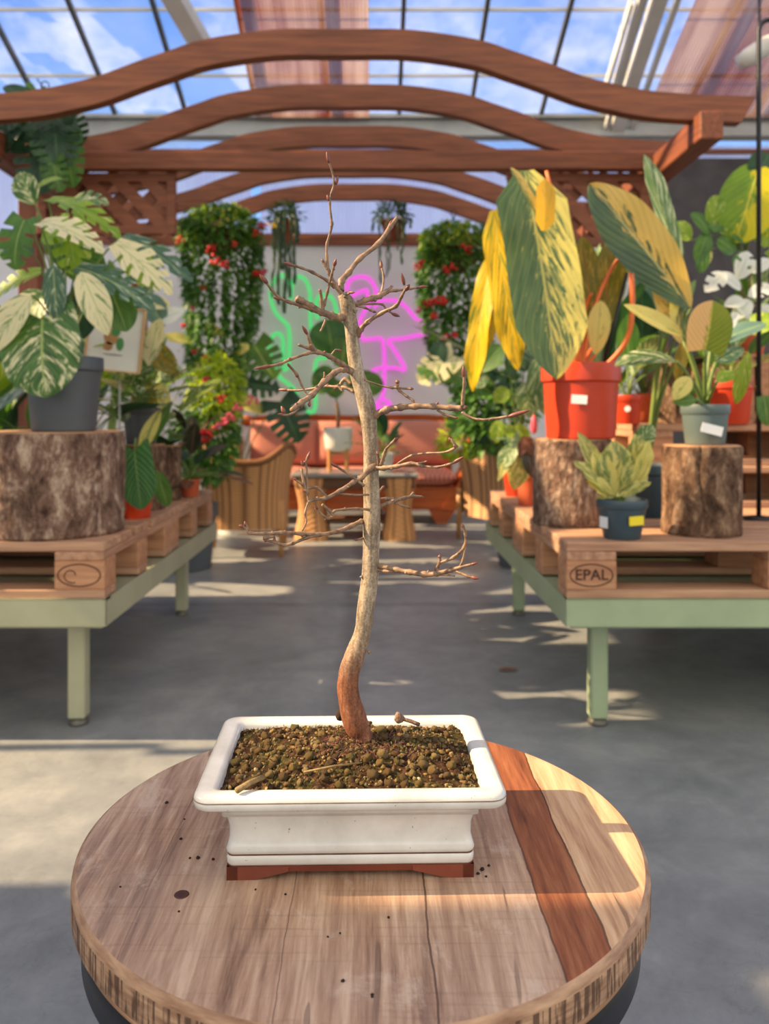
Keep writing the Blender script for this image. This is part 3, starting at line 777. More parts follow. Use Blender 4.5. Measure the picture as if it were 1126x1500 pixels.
mb.build('picture', [M('print_ochre', C(196, 150, 96), C(150, 110, 70), 30, .7, 0), M('print_green', C(58, 130, 74), C(90, 140, 80), 30, .7, 0), M('print_grey', C(96, 96, 100), None, 3, .7, 0)], t)
mb = MB(); mb.tube([(q.x + .012, 2.764, PT), (q.x + .012, 2.764, q.z - .05)], .004, 8); mb.lathe((q.x + .012, 2.764, PT), [(.04, 0), (.04, .005), (.006, .008)], 20); mb.build('stand', m_galv, t)

# ------------------------------------------------------------------ plants: tools
def pot(t, c, rb_, rr, h, mat, soil=True, lip=.10, name='pot'):
    c = Vector(c); lh = h * lip * 2
    prof = [(rb_ * .96, 0), (rb_, .004), (rb_ + (rr * .94 - rb_) * .97, h - lh), (rr * .955, h - lh + .001), (rr, h - lh + .006), (rr, h - .003), (rr * .985, h), (rr * .93, h), (rr * .91, h - .01), (rr * .88, h - lh * 1.1)]
    mb = MB(); mb.lathe(c, prof, 48, True, False); o = mb.build(name, mat, t, True)
    try: o.data.set_sharp_from_angle(angle=math.radians(35))
    except Exception: pass
    if soil:
        mb = MB(); n = 36; vs = [c + Vector((0, 0, h - lh * .7 + .004))]
        for k in (1, 2, 3):
            for i in range(n):
                a = 2 * math.pi * i / n; r_ = rr * .9 * k / 3; vs.append(c + Vector((r_ * math.cos(a), r_ * math.sin(a), h - lh * .7 + U(-.002, .004))))
        fs = [(0, 1 + i, 1 + (i + 1) % n) for i in range(n)]
        for k in range(2):
            for i in range(n): a = 1 + k * n + i; b_ = 1 + k * n + (i + 1) % n; fs.append((a, a + n, b_ + n, b_))
        mb.add(vs, fs); mb.build('soil', m_soil_dark, t, True)
    return h - lh * .7
PROF = {
    'ovate': lambda s: (math.sin(math.pi * min(1, s) ** .72) ** .85) if 0 < s < 1 else 0,
    'lance': lambda s: (math.sin(math.pi * min(1, s) ** .9) ** .7) if 0 < s < 1 else 0,
    'strap': lambda s: min(1, (s * 6 + .25)) * min(1, ((1 - s) * 3.2)) ** .75,
    'heart': lambda s: min(1, (.66 + 1.5 * s) * max(0, 1 - s) ** .8 / .92),
    'round': lambda s: (math.sin(math.pi * min(1, s) ** .85) ** .55) if 0 < s < 1 else 0,
    'wide': lambda s: min(1, (.4 + 2.0 * s)) * max(0, 1 - s ** 2.0) ** .8,
}
def leafgeo(mb, base, tip, width, up=(0, -1, .25), droop=.08, prof='ovate', lobe=0, slant=.18, splits=0, fold=.12, wave=0, ns=22, nt=5, seed=0, holes=False, curl=0):
    b = Vector(base); tp = Vector(tip); L = (tp - b).length; up = Vector(up).normalized()
    mid = (b + tp) / 2 + up * droop * L; f = PROF[prof]
    rs = random.Random(seed * 77 + 5)
    ph = rs.uniform(0, 6)
    def cen(s):
        s = max(-.2, min(1.05, s)); return b * (1 - s) ** 2 + mid * 2 * s * (1 - s) + tp * s * s if s >= 0 else b + (mid - b) * 2 * s
    def tan(s):
        d = (mid - b) * 2 * (1 - s) + (tp - mid) * 2 * s
        return d.normalized() if d.length > 1e-6 else (tp - b).normalized()
    cols = ns if not splits else splits * 5
    vs = []; uv = []; idx = {}
    for i in range(cols + 1):
        s = i / cols
        for j in range(-nt, nt + 1):
            tj = j / nt; a = abs(tj)
            w_ = f(s) * width / 2
            if splits and 2 < i < cols - 2:
                kk = (i + (1 if tj > 0 else 0) * 2) % 5
                s_n = s + (-.42 if kk == 2 else (.42 if kk == 3 else 0)) * a / cols
            else: s_n = s
            sy = s_n + slant * a * (1 - s) * s * 2 * (1 if not splits else 1.3) - lobe * a * (1 - s) ** 3
            T = tan(max(0, min(1, s))); S = T.cross(up)
            S = S.normalized() if S.length > 1e-4 else T.orthogonal().normalized()
            Nn = S.cross(T)
            wv = wave * L * math.sin(s * 17 + ph + (2 if tj > 0 else 0)) * a * a
            p = cen(sy) + S * (tj * w_ * (1 - curl * a * .5)) + Nn * (fold * a * w_ - curl * a * a * w_ + wv)
            idx[i, j] = len(vs); vs.append(p); uv.append((s, (tj + 1) / 2))
    fs = []
    for i in range(cols):
        for j in range(-nt, nt):
            if splits:
                a = min(abs(j), abs(j + 1)) / nt; side = 1 if j >= 0 else 0
                kk = (i + side * 2) % 5
                if kk == 2 and a >= .38 and i > 2 and i < cols - 3: continue
                if holes and kk == 4 and a == .2 and 4 < i < cols - 4: continue
            fs.append((idx[i, j], idx[i + 1, j], idx[i + 1, j + 1], idx[i, j + 1]))
    mb.add(vs, fs, 0, uv)
_ls = [0]
def leaf(t, base, tip, width, mat, stem=None, stem_r=.003, stem_m=None, sag=.25, **kw):
    _ls[0] += 1
    mb = MB(); leafgeo(mb, base, tip, width, seed=_ls[0], **kw); o = mb.build('leaf', mat, t, True)
    if stem is not None:
        s0 = Vector(stem); b = Vector(base); d = b - s0
        mid = s0 + d * .5 + Vector((-d.x * .2, -d.y * .2, abs(d.length) * sag))
        pts = [s0 * (1 - u) ** 2 + mid * 2 * u * (1 - u) + b * u * u for u in [i / 8 for i in range(9)]]
        mb = MB(); mb.tube(pts, [stem_r * (1.2 - .5 * i / 8) for i in range(9)], 6); mb.build('stem', stem_m or m_stem, o, True)
    return o
def LF(t, b, tp, wpx, Y, mat, dY=0, bY=0, stem=None, **kw):
    return leaf(t, W(b[0], b[1], Y + bY), W(tp[0], tp[1], Y + dY), wpx * Y / F, mat, stem=stem, **kw)
def rosette(t, c, n, L, wr, el, mat, prof='ovate', a0=0, a1=2 * math.pi, stemf=.5, seed=1, **kw):
    rs = random.Random(seed); c = Vector(c)
    for i in range(n):
        a = a0 + (a1 - a0) * (i + rs.uniform(-.3, .3)) / n; e = math.radians(rs.uniform(*el)); l = rs.uniform(*L)
        d = Vector((math.cos(a) * math.cos(e), math.sin(a) * math.cos(e), math.sin(e)))
        b = c + d * l * stemf; dd = Vector((d.x, d.y, d.z - .35)).normalized()
        tip = b + dd * l * (1 if stemf > 0 else 1)
        up = Vector((-d.x * .3, -d.y * .3, 1)) if e < 1.0 else Vector((-d.x, -d.y, .4))
        mm = mat[i % len(mat)] if isinstance(mat, (list, tuple)) else mat
        leaf(t, b, tip, l * wr, mm, stem=c if stemf > .05 else None, up=up, prof=prof, **kw)
def bits(mb, fn, n, size, seed=1, droop=.3, ratio=.5, mi=0):
    rs = random.Random(seed)
    for i in range(n):
        p, out_ = fn(rs); d = Vector(out_) + Vector((rs.uniform(-.7, .7), rs.uniform(-.7, .7), rs.uniform(-.7, .5) - droop)); d.normalize()
        s = rs.uniform(*size); up = Vector((rs.uniform(-.5, .5), rs.uniform(-.8, .2), 1)); S = d.cross(up).normalized(); Nn = S.cross(d)
        w_ = s * ratio / 2
        a = p; m1 = p + d * s * .45; e = p + d * s - Nn * s * .12
        mb.add([a, m1 + S * w_ + Nn * w_ * .3, m1, m1 - S * w_ + Nn * w_ * .3, e], [(0, 1, 2), (0, 2, 3), (1, 4, 2), (2, 4, 3)], mi)
def blossom(t, p, r, mat, seed=0, n=9):
    rs = random.Random(seed); mb = MB(); p = Vector(p)
    for k in range(n):
        c = p + Vector((rs.uniform(-1, 1), rs.uniform(-1, .3), rs.uniform(-1, 1))) * r * .8
        mb.lathe(c, [(0, 0), (r * .3, r * .15), (r * .42, r * .45), (0, r * .6)], 7, False, False, axis=(rs.uniform(-1, 1), -1, rs.uniform(-.5, 1)))
    mb.build('blossom', mat, t, True)

G = dict(
 albo=leafmat('marbled_white_leaf', C(50, 92, 46), C(84, 128, 56), C(232, 228, 186), .45, (7, 2.2), trans=.35),
 albo_c=leafmat('mostly_cream_leaf', C(90, 130, 66), C(124, 150, 76), C(236, 226, 182), .58, (5, 1.6), trans=.35),
 albo_d=leafmat('dark_streaked_leaf', C(44, 82, 60), C(66, 104, 74), C(206, 216, 190), .40, (9, 1.6), trans=.25),
 lime=leafmat('sunlit_lime_leaf', C(120, 160, 34), C(160, 190, 60), C(236, 232, 150), .40, (5, 2), trans=.5),
 green=leafmat('mid_green_leaf', C(66, 112, 44), C(96, 140, 60), None, trans=.4),
 dark=leafmat('dark_green_leaf', C(28, 64, 42), C(48, 88, 54), None, trans=.25, vein=C(80, 120, 80)),
 heart=leafmat('heart_leaf_green', C(44, 92, 38), C(60, 112, 48), None, trans=.3, vein=C(120, 150, 80)),
 yel=leafmat('bright_yellow_leaf', C(150, 160, 30), C(120, 140, 40), C(248, 208, 24), .56, (6, 2.5), trans=.5, hard=.06, vein=C(250, 225, 90)),
 speck=leafmat('speckled_green_yellow_leaf', C(62, 96, 56), C(96, 124, 74), C(226, 212, 110), .44, (12, 5), side=-.34, trans=.32, vein=C(214, 206, 110)),
 goldhalf=leafmat('dark_and_gold_halved_leaf', C(54, 84, 62), C(80, 106, 72), C(228, 192, 104), .46, (7, 4), side=.62, trans=.3, vein=C(200, 190, 130)),
 yelgreen=leafmat('yellow_green_split_leaf', C(104, 150, 44), C(140, 176, 50), C(238, 222, 36), .5, (3, 2), side=-.5, trans=.5, vein=C(240, 230, 90)),
 gold=leafmat('golden_leaf_tip', C(200, 160, 50), C(220, 176, 56), C(238, 186, 60), .6, (4, 3), trans=.5, vein=C(230, 190, 90)),
 speck2=leafmat('speckled_gold_leaf', C(74, 104, 62), C(104, 128, 76), C(232, 196, 106), .52, (9, 4), side=-.3, trans=.35, vein=C(220, 200, 130)),
 olive=leafmat('olive_gold_leaf', C(110, 116, 36), C(140, 130, 46), C(190, 160, 60), .45, (4, 5), trans=.45, vein=C(190, 100, 50)),
 cream=leafmat('pale_yellow_leaf', C(150, 160, 70), C(176, 180, 92), C(232, 220, 130), .60, (2, 3), trans=.4),
 half=leafmat('half_peach_half_green_leaf', C(120, 140, 30), C(146, 156, 36), C(234, 190, 130), .46, (1.2, 1.2), side=-1.3, trans=.45, vein=C(220, 200, 90)),
 calathea=leafmat('pale_banded_leaf', C(70, 110, 60), C(100, 136, 80), C(206, 216, 170), .46, (7, 2), trans=.3),
 silver=leafmat('silvery_white_leaf', C(180, 196, 186), C(206, 214, 210), C(234, 236, 234), .6, (1, 6), trans=.3, vein=C(170, 180, 170)),
 blue=leafmat('blue_green_leaf', C(80, 116, 104), C(112, 142, 126), C(180, 196, 170), .3, (1.5, 6), trans=.25),
 pale=leafmat('crinkled_pale_leaf', C(112, 130, 66), C(140, 152, 84), C(212, 204, 120), .5, (3, 3), trans=.3, vein=C(214, 206, 130)),
 brown=leafmat('bronze_leaf', C(92, 54, 36), C(120, 70, 46), C(186, 120, 90), .4, (2, 5), trans=.25, vein=C(200, 140, 110)),
 coleus=leafmat('dark_bronze_green_leaf', C(38, 46, 34), C(62, 62, 44), C(150, 90, 66), .3, (2, 2), trans=.2, vein=C(160, 110, 90)),
)
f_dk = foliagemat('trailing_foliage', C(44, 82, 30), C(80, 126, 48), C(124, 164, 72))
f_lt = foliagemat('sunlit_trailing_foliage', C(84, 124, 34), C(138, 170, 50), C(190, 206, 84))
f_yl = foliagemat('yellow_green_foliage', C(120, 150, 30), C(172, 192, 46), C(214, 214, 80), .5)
f_st = foliagemat('string_foliage', C(40, 64, 44), C(60, 86, 56), C(88, 112, 70))
f_wh = foliagemat('white_dotted_foliage', C(84, 110, 66), C(150, 166, 120), C(226, 224, 196), .3, 26)

# ------------------------------------------------------------------ left bench plants
Yp = 2.33; pc = Vector((-.878, Yp, PT + .287))
t = thing('potted_monstera', 'big white-marbled split-leaf plant in a large grey pot on the wide log stump', 'potted plant', pc)
h = pot(t, pc, .087, .108, .210, m_grey_pot)
so = pc + Vector((0, 0, h))
K = dict(stem=so, sag=.1)
LF(t, (62, 468), (67, 583), 128, 2.16, G['albo'], dY=-.02, prof='heart', lobe=.22, droop=.12, up=(0, -1, .2), splits=0, wave=.015, stem=so)
LF(t, (70, 466), (112, 545), 56, 2.20, G['albo_d'], prof='ovate', droop=.25, up=(.5, -.8, .5), stem=so)
LF(t, (46, 432), (-14, 520), 58, 2.14, G['albo_c'], prof='ovate', droop=.1, up=(-.3, -1, .3), stem=so)
LF(t, (112, 392), (228, 456), 66, 2.24, G['albo_d'], prof='wide', droop=.15, up=(.2, -.8, .9), splits=6, stem=so)
LF(t, (168, 356), (252, 432), 62, 2.30, G['albo_c'], prof='wide', droop=.14, up=(.3, -1, .5), splits=6, stem=so)
LF(t, (180, 346), (282, 414), 58, 2.45, G['albo_d'], prof='wide', droop=.12, up=(.1, -.7, 1), splits=5, stem=so)
LF(t, (70, 292), (178, 352), 74, 2.40, G['lime'], prof='wide', droop=.2, up=(.1, -.5, 1), splits=6, stem=so)
LF(t, (52, 300), (28, 252), 40, 2.44, G['albo'], prof='ovate', droop=.2, up=(-.2, -1, .3), stem=so)
LF(t, (44, 288), (92, 262), 34, 2.5, G['lime'], prof='ovate', droop=.25, up=(0, -.6, 1), stem=so)
LF(t, (58, 326), (152, 372), 78, 2.20, G['albo_c'], prof='wide', droop=.22, up=(0, -.6, 1), splits=6, stem=so)
LF(t, (60, 352), (128, 330), 56, 2.30, G['lime'], prof='ovate', droop=.2, up=(0, -.9, .5), splits=4, stem=so)
LF(t, (118, 398), (158, 492), 46, 2.18, G['albo_c'], prof='ovate', droop=.15, up=(.4, -1, .2), stem=so)
LF(t, (160, 420), (186, 486), 60, 2.3, G['green'], prof='heart', lobe=.2, droop=.1, up=(.3, -1, .2), stem=so)
LF(t, (78, 388), (84, 474), 34, 2.16, G['albo_d'], prof='ovate', droop=.1, up=(.2, -1, .2), stem=so)
LF(t, (60, 398), (-16, 446), 66, 2.20, G['lime'], prof='wide', droop=.16, up=(-.2, -.7, .9), splits=6, stem=so)
LF(t, (48, 372), (-20, 380), 60, 2.4, G['green'], prof='wide', droop=.2, up=(-.2, -.7, .9), splits=5, stem=so)
LF(t, (100, 300), (160, 300), 56, 2.6, G['albo'], prof='wide', droop=.25, up=(0, -.7, .8), splits=5, stem=so)
LF(t, (90, 350), (150, 420), 70, 2.45, G['green'], prof='heart', lobe=.2, droop=.2, up=(.1, -1, .3), stem=so)
LF(t, (130, 430), (110, 500), 60, 2.5, G['dark'], prof='heart', lobe=.2, droop=.2, up=(.1, -1, .3), stem=so)
LF(t, (20, 460), (20, 540), 74, 2.5, G['dark'], prof='heart', lobe=.2, droop=.2, up=(-.1, -1, .3), stem=so)
LF(t, (190, 372), (226, 420), 50, 2.6, G['lime'], prof='heart', lobe=.2, droop=.2, up=(.1, -1, .3), stem=so)
LF(t, (70, 430), (30, 474), 56, 2.35, G['albo'], prof='ovate', droop=.2, up=(-.1, -1, .4), stem=so)
LF(t, (100, 325), (112, 404), 62, 2.34, G['lime'], prof='heart', lobe=.15, droop=.2, up=(.2, -1, .3), splits=5, stem=so)
LF(t, (36, 322), (22, 396), 66, 2.36, G['green'], prof='heart', lobe=.15, droop=.2, up=(-.2, -1, .3), splits=5, stem=so)

# anthracite pot with white-dotted plant on the half hidden stump
pc = Vector((-.825, 2.92, PT + .229))
t = thing('potted_plant', 'cream-dotted leafy plant in an anthracite pot, right of the framed print', 'potted plant', pc)
h = pot(t, pc, .052, .066, .13, m_grey_pot); so = pc + Vector((0, 0, h))
rosette(t, so, 20, (.10, .19), .42, (15, 80), [G['albo'], G['calathea'], G['albo_c']], 'ovate', stemf=.9, seed=3, nt=2, ns=8)
for b, tp, w_, g in (((215, 500), (262, 552), 34, 'olive'), ((250, 448), (205, 440), 22, 'albo_c'), ((230, 470), (270, 455), 26, 'silver'), ((236, 560), (246, 610), 20, 'cream'), ((215, 430), (240, 480), 36, 'blue')):
    LF(t, b, tp, w_, 2.9, G[g], stem=so, droop=.12)
mb = MB(); bits(mb, lambda rs: (so + Vector((rs.gauss(0, .10), rs.gauss(-.02, .06), abs(rs.gauss(.10, .07)))), (0, -.3, .4)), 260, (.018, .034), 4, ratio=.55); mb.build('small_leaves', f_wh, t)

# heart-leaf plant in orange pot
pc = Vector((-.765, 2.66, PT))
t = thing('potted_heart_leaf_plant', 'orange pot with one large dark green heart-shaped leaf hanging in front, beside the big stump', 'potted plant', pc)
h = pot(t, pc, .042, .052, .095, m_orange, lip=.08); so = pc + Vector((0, 0, h))
LF(t, (197, 662), (207, 747), 58, 2.5, G['heart'], dY=-.02, prof='heart', lobe=.26, droop=.06, fold=.06, up=(.1, -1, .12), stem=so, sag=.9)
LF(t, (236, 600), (205, 662), 22, 2.7, G['cream'], prof='lance', stem=so, droop=.1)
LF(t, (232, 690), (246, 742), 26, 2.72, G['green'], prof='lance', stem=so, droop=.2)
LF(t, (184, 660), (178, 690), 24, 2.6, G['heart'], prof='heart', lobe=.2, stem=so)
LF(t, (250, 592), (218, 650), 20, 2.8, G['green'], prof='lance', stem=so)

# dark bronze plant in small clay pot
pc = Vector((-.745, 3.34, PT))
t = thing('potted_coleus', 'dark bronze leafy plant in a small clay pot on the far left bench end', 'potted plant', pc)
h = pot(t, pc, .034, .042, .07, m_orange2); so = pc + Vector((0, 0, h))
rosette(t, so, 22, (.10, .20), .5, (5, 80), [G['coleus'], G['brown'], G['coleus'], G['dark']], 'ovate', stemf=.8, seed=9, nt=2, ns=8)
rosette(t, so + Vector((0, 0, .16)), 12, (.08, .15), .34, (5, 60), [G['coleus'], G['brown']], 'lance', stemf=.5, seed=10, nt=2, ns=8)
blossom(t, W(302, 637, 3.32), .022, m_red, 3, 12)

# rear row on the left bench
def bushplant(label, c, potr, poth, potm, n, L, wr, el, mats, prof='ovate', seed=1, stemf=.6, cat='potted plant', name='potted_plant', **kw):
    t = thing(name, label, cat, c); h = pot(t, c, potr * .8, potr, poth, potm); so = Vector(c) + Vector((0, 0, h))
    rosette(t, so, n, L, wr, el, mats, prof, stemf=stemf, seed=seed, nt=3, ns=12, **kw); return t
bushplant('bushy cream-streaked plant behind the big marbled plant, at the left edge', (-1.42, 2.72, PT), .09, .17, m_orange, 16, (.18, .34), .5, (15, 85), [G['lime'], G['green'], G['albo']], seed=21, stemf=.9)
bushplant('bushy green plant at the back of the left bench, behind the framed print', (-1.10, 3.15, PT), .10, .2, m_blue_pot, 22, (.2, .36), .42, (20, 88), [G['green'], G['albo_d'], G['lime'], G['dark']], seed=22, stemf=1.0)
bushplant('pale green upright plant at the back of the left bench, beside the hanging red-flowered basket', (-.93, 3.44, PT), .08, .18, m_grey_pot, 20, (.18, .30), .34, (40, 88), [G['calathea'], G['olive'], G['green']], 'lance', seed=23, stemf=1.0)
# upright spear leaves rising behind on the left
pc = Vector((-1.42, 4.3, 0))
t = thing('floor_plant', 'tall floor plant with upright spear leaves behind the left bench', 'plant', pc)
h = pot(t, pc, .13, .17, .34, m_grey_pot); so = pc + Vector((0, 0, h))
for b, tp, w_, g in (((196, 400), (194, 312), 16, 'green'), ((206, 410), (212, 330), 14, 'olive'), ((186, 400), (180, 340), 14, 'lime'), ((215, 420), (228, 352), 14, 'green'), ((200, 470), (230, 380), 24, 'dark'), ((180, 480), (160, 380), 24, 'green')):
    LF(t, b, tp, w_, 4.3, G[g], prof='lance', stem=so, droop=.02, stem_r=.006, sag=.05)
blossom(t, W(184, 352, 4.2), .02, m_red, 8, 5)

# flowering bush on the floor behind the left bench
pc = Vector((-1.05, 4.55, 0))
t = thing('flowering_bush', 'yellow-green flowering bush beside the left armchair, dotted with red and pink blooms', 'plant', pc)
h = pot(t, pc, .15, .19, .36, m_grey_pot); so = pc + Vector((0, 0, h))
mb = MB()
def vol(cx, cz, rx, rz, cy, ry):
    def fn(rs):
        while True:
            a, b_, c = rs.uniform(-1, 1), rs.uniform(-1, 1), rs.uniform(-1, 1)
            if .3 < a * a + b_ * b_ + c * c < 1: break
        return Vector((cx + a * rx, cy + b_ * ry, cz + c * rz)), Vector((a, b_ - .3, c)).normalized()
    return fn
c1 = W(318, 575, 4.5); bits(mb, vol(c1.x, c1.z, .15, .20, 4.5, .16), 700, (.03, .06), 31); mb.build('foliage', f_yl, t)
mb = MB(); c2 = W(300, 640, 4.5); bits(mb, vol(c2.x, c2.z, .17, .24, 4.5, .16), 800, (.04, .08), 32); mb.build('lower_foliage', f_dk, t)
mb = MB(); mb.tube([so, so + Vector((.02, 0, .2)), c2, c1], .012, 8); mb.build('stem', m_stem_br, t, True)
for i, (x, y, m_) in enumerate(((302, 640, m_red), (330, 618, m_pink), (318, 622, m_pink), (325, 585, m_red), (372, 586, m_pink), (338, 610, m_pink), (348, 598, m_pink), (290, 630, m_red), (305, 558, m_red))):
    blossom(t, W(x, y, 4.35), .025 if i else .034, m_, 40 + i, 8)

# split-leaf plant reaching over the sofa
pc = Vector((-.98, 5.85, 0))
t = thing('monstera_floor_plant', 'dark split-leaf plant left of the sofa, one leaf hanging before the sunlit cushion', 'plant', pc)
h = pot(t, pc, .12, .16, .32, m_white); so = pc + Vector((0, 0, h))
for b, tp, w_, g in (((410, 588), (438, 648), 66, 'dark'), ((372, 506), (402, 556), 64, 'green'), ((345, 560), (410, 572), 50, 'dark'), ((330, 520), (300, 570), 60, 'green'), ((380, 600), (396, 590), 20, 'green'), ((352, 590), (392, 604), 22, 'cream')):
    LF(t, b, tp, w_, 5.8, G[g], prof='heart', lobe=.2, splits=6 if w_ > 40 else 0, stem=so, droop=.12, up=(0, -1, .5), stem_r=.006, sag=.15)
for b, tp in (((285, 500), (240, 492)), ((330, 492), (296, 476)), ((340, 520), (365, 505))):
    LF(t, b, tp, 16, 4.9, G['cream'], prof='lance', stem=W(330, 560, 5.2), droop=.1, stem_r=.005)

# ------------------------------------------------------------------ hanging baskets
def wires(t, top, c, r, m=None):
    for k in range(3):
        a = 2 * math.pi * k / 3 + .5
        mb = MB(); mb.tube([top, Vector(c) + Vector((math.cos(a) * r, math.sin(a) * r, 0))], .003, 5); mb.build('wire', m or m_black, t)
    mb = MB(); mb.tube([Vector(top) + Vector((.02 * math.sin(a * .7), 0, .02 + .02 * math.cos(a * .7))) for a in range(10)], .003, 5); mb.build('hook', m or m_black, t, True)
def basket(label, px, ytop, Y, prof_, seed, fl, mats, n, ztop, hangpx=None):
    c = W(px, ytop + 45, Y); topp = Vector((W(hangpx or px, 0, Y).x, Y, ztop))
    t = thing('hanging_basket', label, 'hanging plant', (c.x, Y, c.z), 'hanging baskets with red flowers')
    mb = MB(); mb.lathe((c.x, Y, c.z - .12), [(.06, 0), (.12, .05), (.15, .13), (.155, .14), (.14, .14), (.13, .1)], 32, True, True); mb.build('basket', m_stem_br, t, True)
    wires(t, topp, (c.x, Y, c.z + .02), .14)
    mb = MB()
    # prof_: list of (y_px, x_left, x_right)
    ys = [p[0] for p in prof_]
    def fn(rs):
        k = rs.uniform(0, 1)
        seg = rs.choices(range(len(prof_) - 1), [max(1, (prof_[i + 1][0] - prof_[i][0]) * (prof_[i][2] - prof_[i][1])) for i in range(len(prof_) - 1)])[0]
        a, b_ = prof_[seg], prof_[seg + 1]; y = a[0] + (b_[0] - a[0]) * k; xl = a[1] + (b_[1] - a[1]) * k; xr = a[2] + (b_[2] - a[2]) * k
        cx = (xl + xr) / 2; r_ = (xr - xl) / 2 * Y / F; ang = rs.uniform(0, 2 * math.pi); rr = r_ * rs.uniform(.55, 1.0) ** .5
        # strands: quantise the angle so that trails hang as ropes
        if y > prof_[0][0] + 90: ang = round(ang / .42) * .42 + rs.gauss(0, .05)
        p = W(cx, y, Y); d = Vector((math.cos(ang), math.sin(ang), 0))
        ry = min(r_, .22)
        return Vector((p.x + d.x * rr, Y + d.y * rr * ry / max(r_, .01), p.z)), d * .8 + Vector((0, 0, .1))
    bits(mb, fn, n, (.035, .062), seed, droop=.45); mb.build('trailing_foliage', mats[0], t)
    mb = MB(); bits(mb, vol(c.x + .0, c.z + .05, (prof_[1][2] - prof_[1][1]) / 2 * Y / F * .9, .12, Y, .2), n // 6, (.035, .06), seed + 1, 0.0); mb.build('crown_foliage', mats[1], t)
    for i, (x, y, r_, mm) in enumerate(fl): blossom(t, W(x, y, Y - .24 + abs(x - px) * .002), r_ * .72, mm, seed * 10 + i, 9)
    return t
basket('large hanging basket with a long leafy curtain and red flowers, left of the neon cactus', 324, 300, 5.0,
       [(302, 300, 350), (318, 268, 378), (345, 262, 384), (400, 268, 382), (450, 274, 378), (510, 276, 366), (560, 278, 352), (610, 290, 345)], 51,
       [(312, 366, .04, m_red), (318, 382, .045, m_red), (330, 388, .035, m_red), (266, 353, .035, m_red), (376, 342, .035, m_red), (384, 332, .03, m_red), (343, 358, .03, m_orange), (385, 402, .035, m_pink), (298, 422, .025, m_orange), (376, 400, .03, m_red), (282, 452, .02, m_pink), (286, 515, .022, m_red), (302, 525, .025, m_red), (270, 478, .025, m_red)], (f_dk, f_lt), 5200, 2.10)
basket('hanging basket with bright leaves on top and red flowers, right of the neon flamingo', 664, 326, 5.0,
       [(328, 640, 705), (342, 618, 722), (380, 612, 728), (430, 614, 728), (480, 622, 720), (530, 634, 712), (560, 650, 700)], 61,
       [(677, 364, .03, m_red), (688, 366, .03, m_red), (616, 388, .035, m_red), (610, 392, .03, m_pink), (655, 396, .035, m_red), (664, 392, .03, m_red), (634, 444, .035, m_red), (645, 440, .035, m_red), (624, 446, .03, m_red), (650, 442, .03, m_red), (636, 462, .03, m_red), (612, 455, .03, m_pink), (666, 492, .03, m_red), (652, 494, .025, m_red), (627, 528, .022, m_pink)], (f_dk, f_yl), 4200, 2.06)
def rhips(label, px, ytop, Y, ztop, strands, seed, potm):
    c = W(px, ytop, Y)
    t = thing('hanging_pot', label, 'hanging plant', (c.x, Y, c.z), 'small hanging pots of trailing succulents')
    pot(t, (c.x, Y, c.z - .14), .05, .075, .12, potm)
    wires(t, Vector((c.x, Y, ztop)), (c.x, Y, c.z - .02), .07)
    rs = random.Random(seed)
    mb = MB(); bits(mb, vol(c.x, c.z + .01, .10, .06, Y, .09), 160, (.03, .06), seed, 0); mb.build('crown_foliage', f_st, t)
    for x, yb_, w_ in strands:
        e = W(x, yb_, Y); a = Vector((c.x + (e.x - c.x) * .4, Y - .05, c.z + .02)); b_ = Vector((e.x, Y - .10, c.z - .05))
        pts = [a, (a + b_) / 2 + Vector((0, 0, .03)), b_]
        n = 10; z0 = c.z - .05
        for k in range(1, n + 1): pts.append(Vector((e.x + rs.uniform(-.008, .008), Y - .10, z0 + (e.z - z0) * k / n)))
        mb = MB(); mb.tube(pts, [w_ * (.7 + .5 * (i % 2)) for i in range(len(pts))], 6); mb.build('trailing_stem', f_st, t, True)
    return t
t = rhips('small hanging pot with long dark trailing stems in front of the neon cactus', 417, 318, 4.8, 2.07, [(403, 440, .008), (411, 450, .012), (420, 462, .012), (428, 440, .010), (434, 420, .012), (437, 360, .016), (406, 380, .01), (415, 400, .01)], 71, m_orange2)
blossom(t, W(399, 333, 4.6), .022, m_yel, 5, 6)
rhips('small hanging pot with thin trailing stems in front of the neon flamingo', 576, 318, 4.8, 2.07, [(556, 420, .007), (566, 410, .005), (570, 400, .005), (588, 392, .008), (592, 360, .006), (546, 345, .007), (600, 340, .006), (582, 372, .005)], 72, m_terra)

# dark hanging split-leaf plant, upper left
c = W(66, 158, 3.85)
t = thing('hanging_monstera', 'dark split-leaf plant hanging from the pergola at the upper left', 'hanging plant', c)
pot(t, c + Vector((0, 0, -.04)), .05, .075, .10, m_stem_br); wires(t, c + Vector((.0, 0, .085)), c + Vector((0, 0, .10)), .09)
so = c + Vector((0, 0, .1))
rs = random.Random(5)
for b, tp, w_ in (((40, 180), (20, 225), 70), ((80, 180), (85, 250), 80), ((60, 200), (60, 285), 80), ((100, 200), (108, 275), 60), ((30, 160), (-10, 190), 60), ((60, 150), (4, 128), 26), ((50, 140), (40, 120), 14), ((95, 170), (118, 215), 60), ((20, 190), (-8, 240), 50), ((70, 160), (100, 190), 60), ((76, 230), (90, 282), 44)):
    LF(t, b, tp, w_, 3.85 - .1 * rs.random(), G['dark'] if rs.random() < .8 else G['green'], prof='heart', lobe=.15, splits=6 if w_ > 40 else 0, stem=so, droop=.15, up=(rs.uniform(-.3, .3), -1, .4))

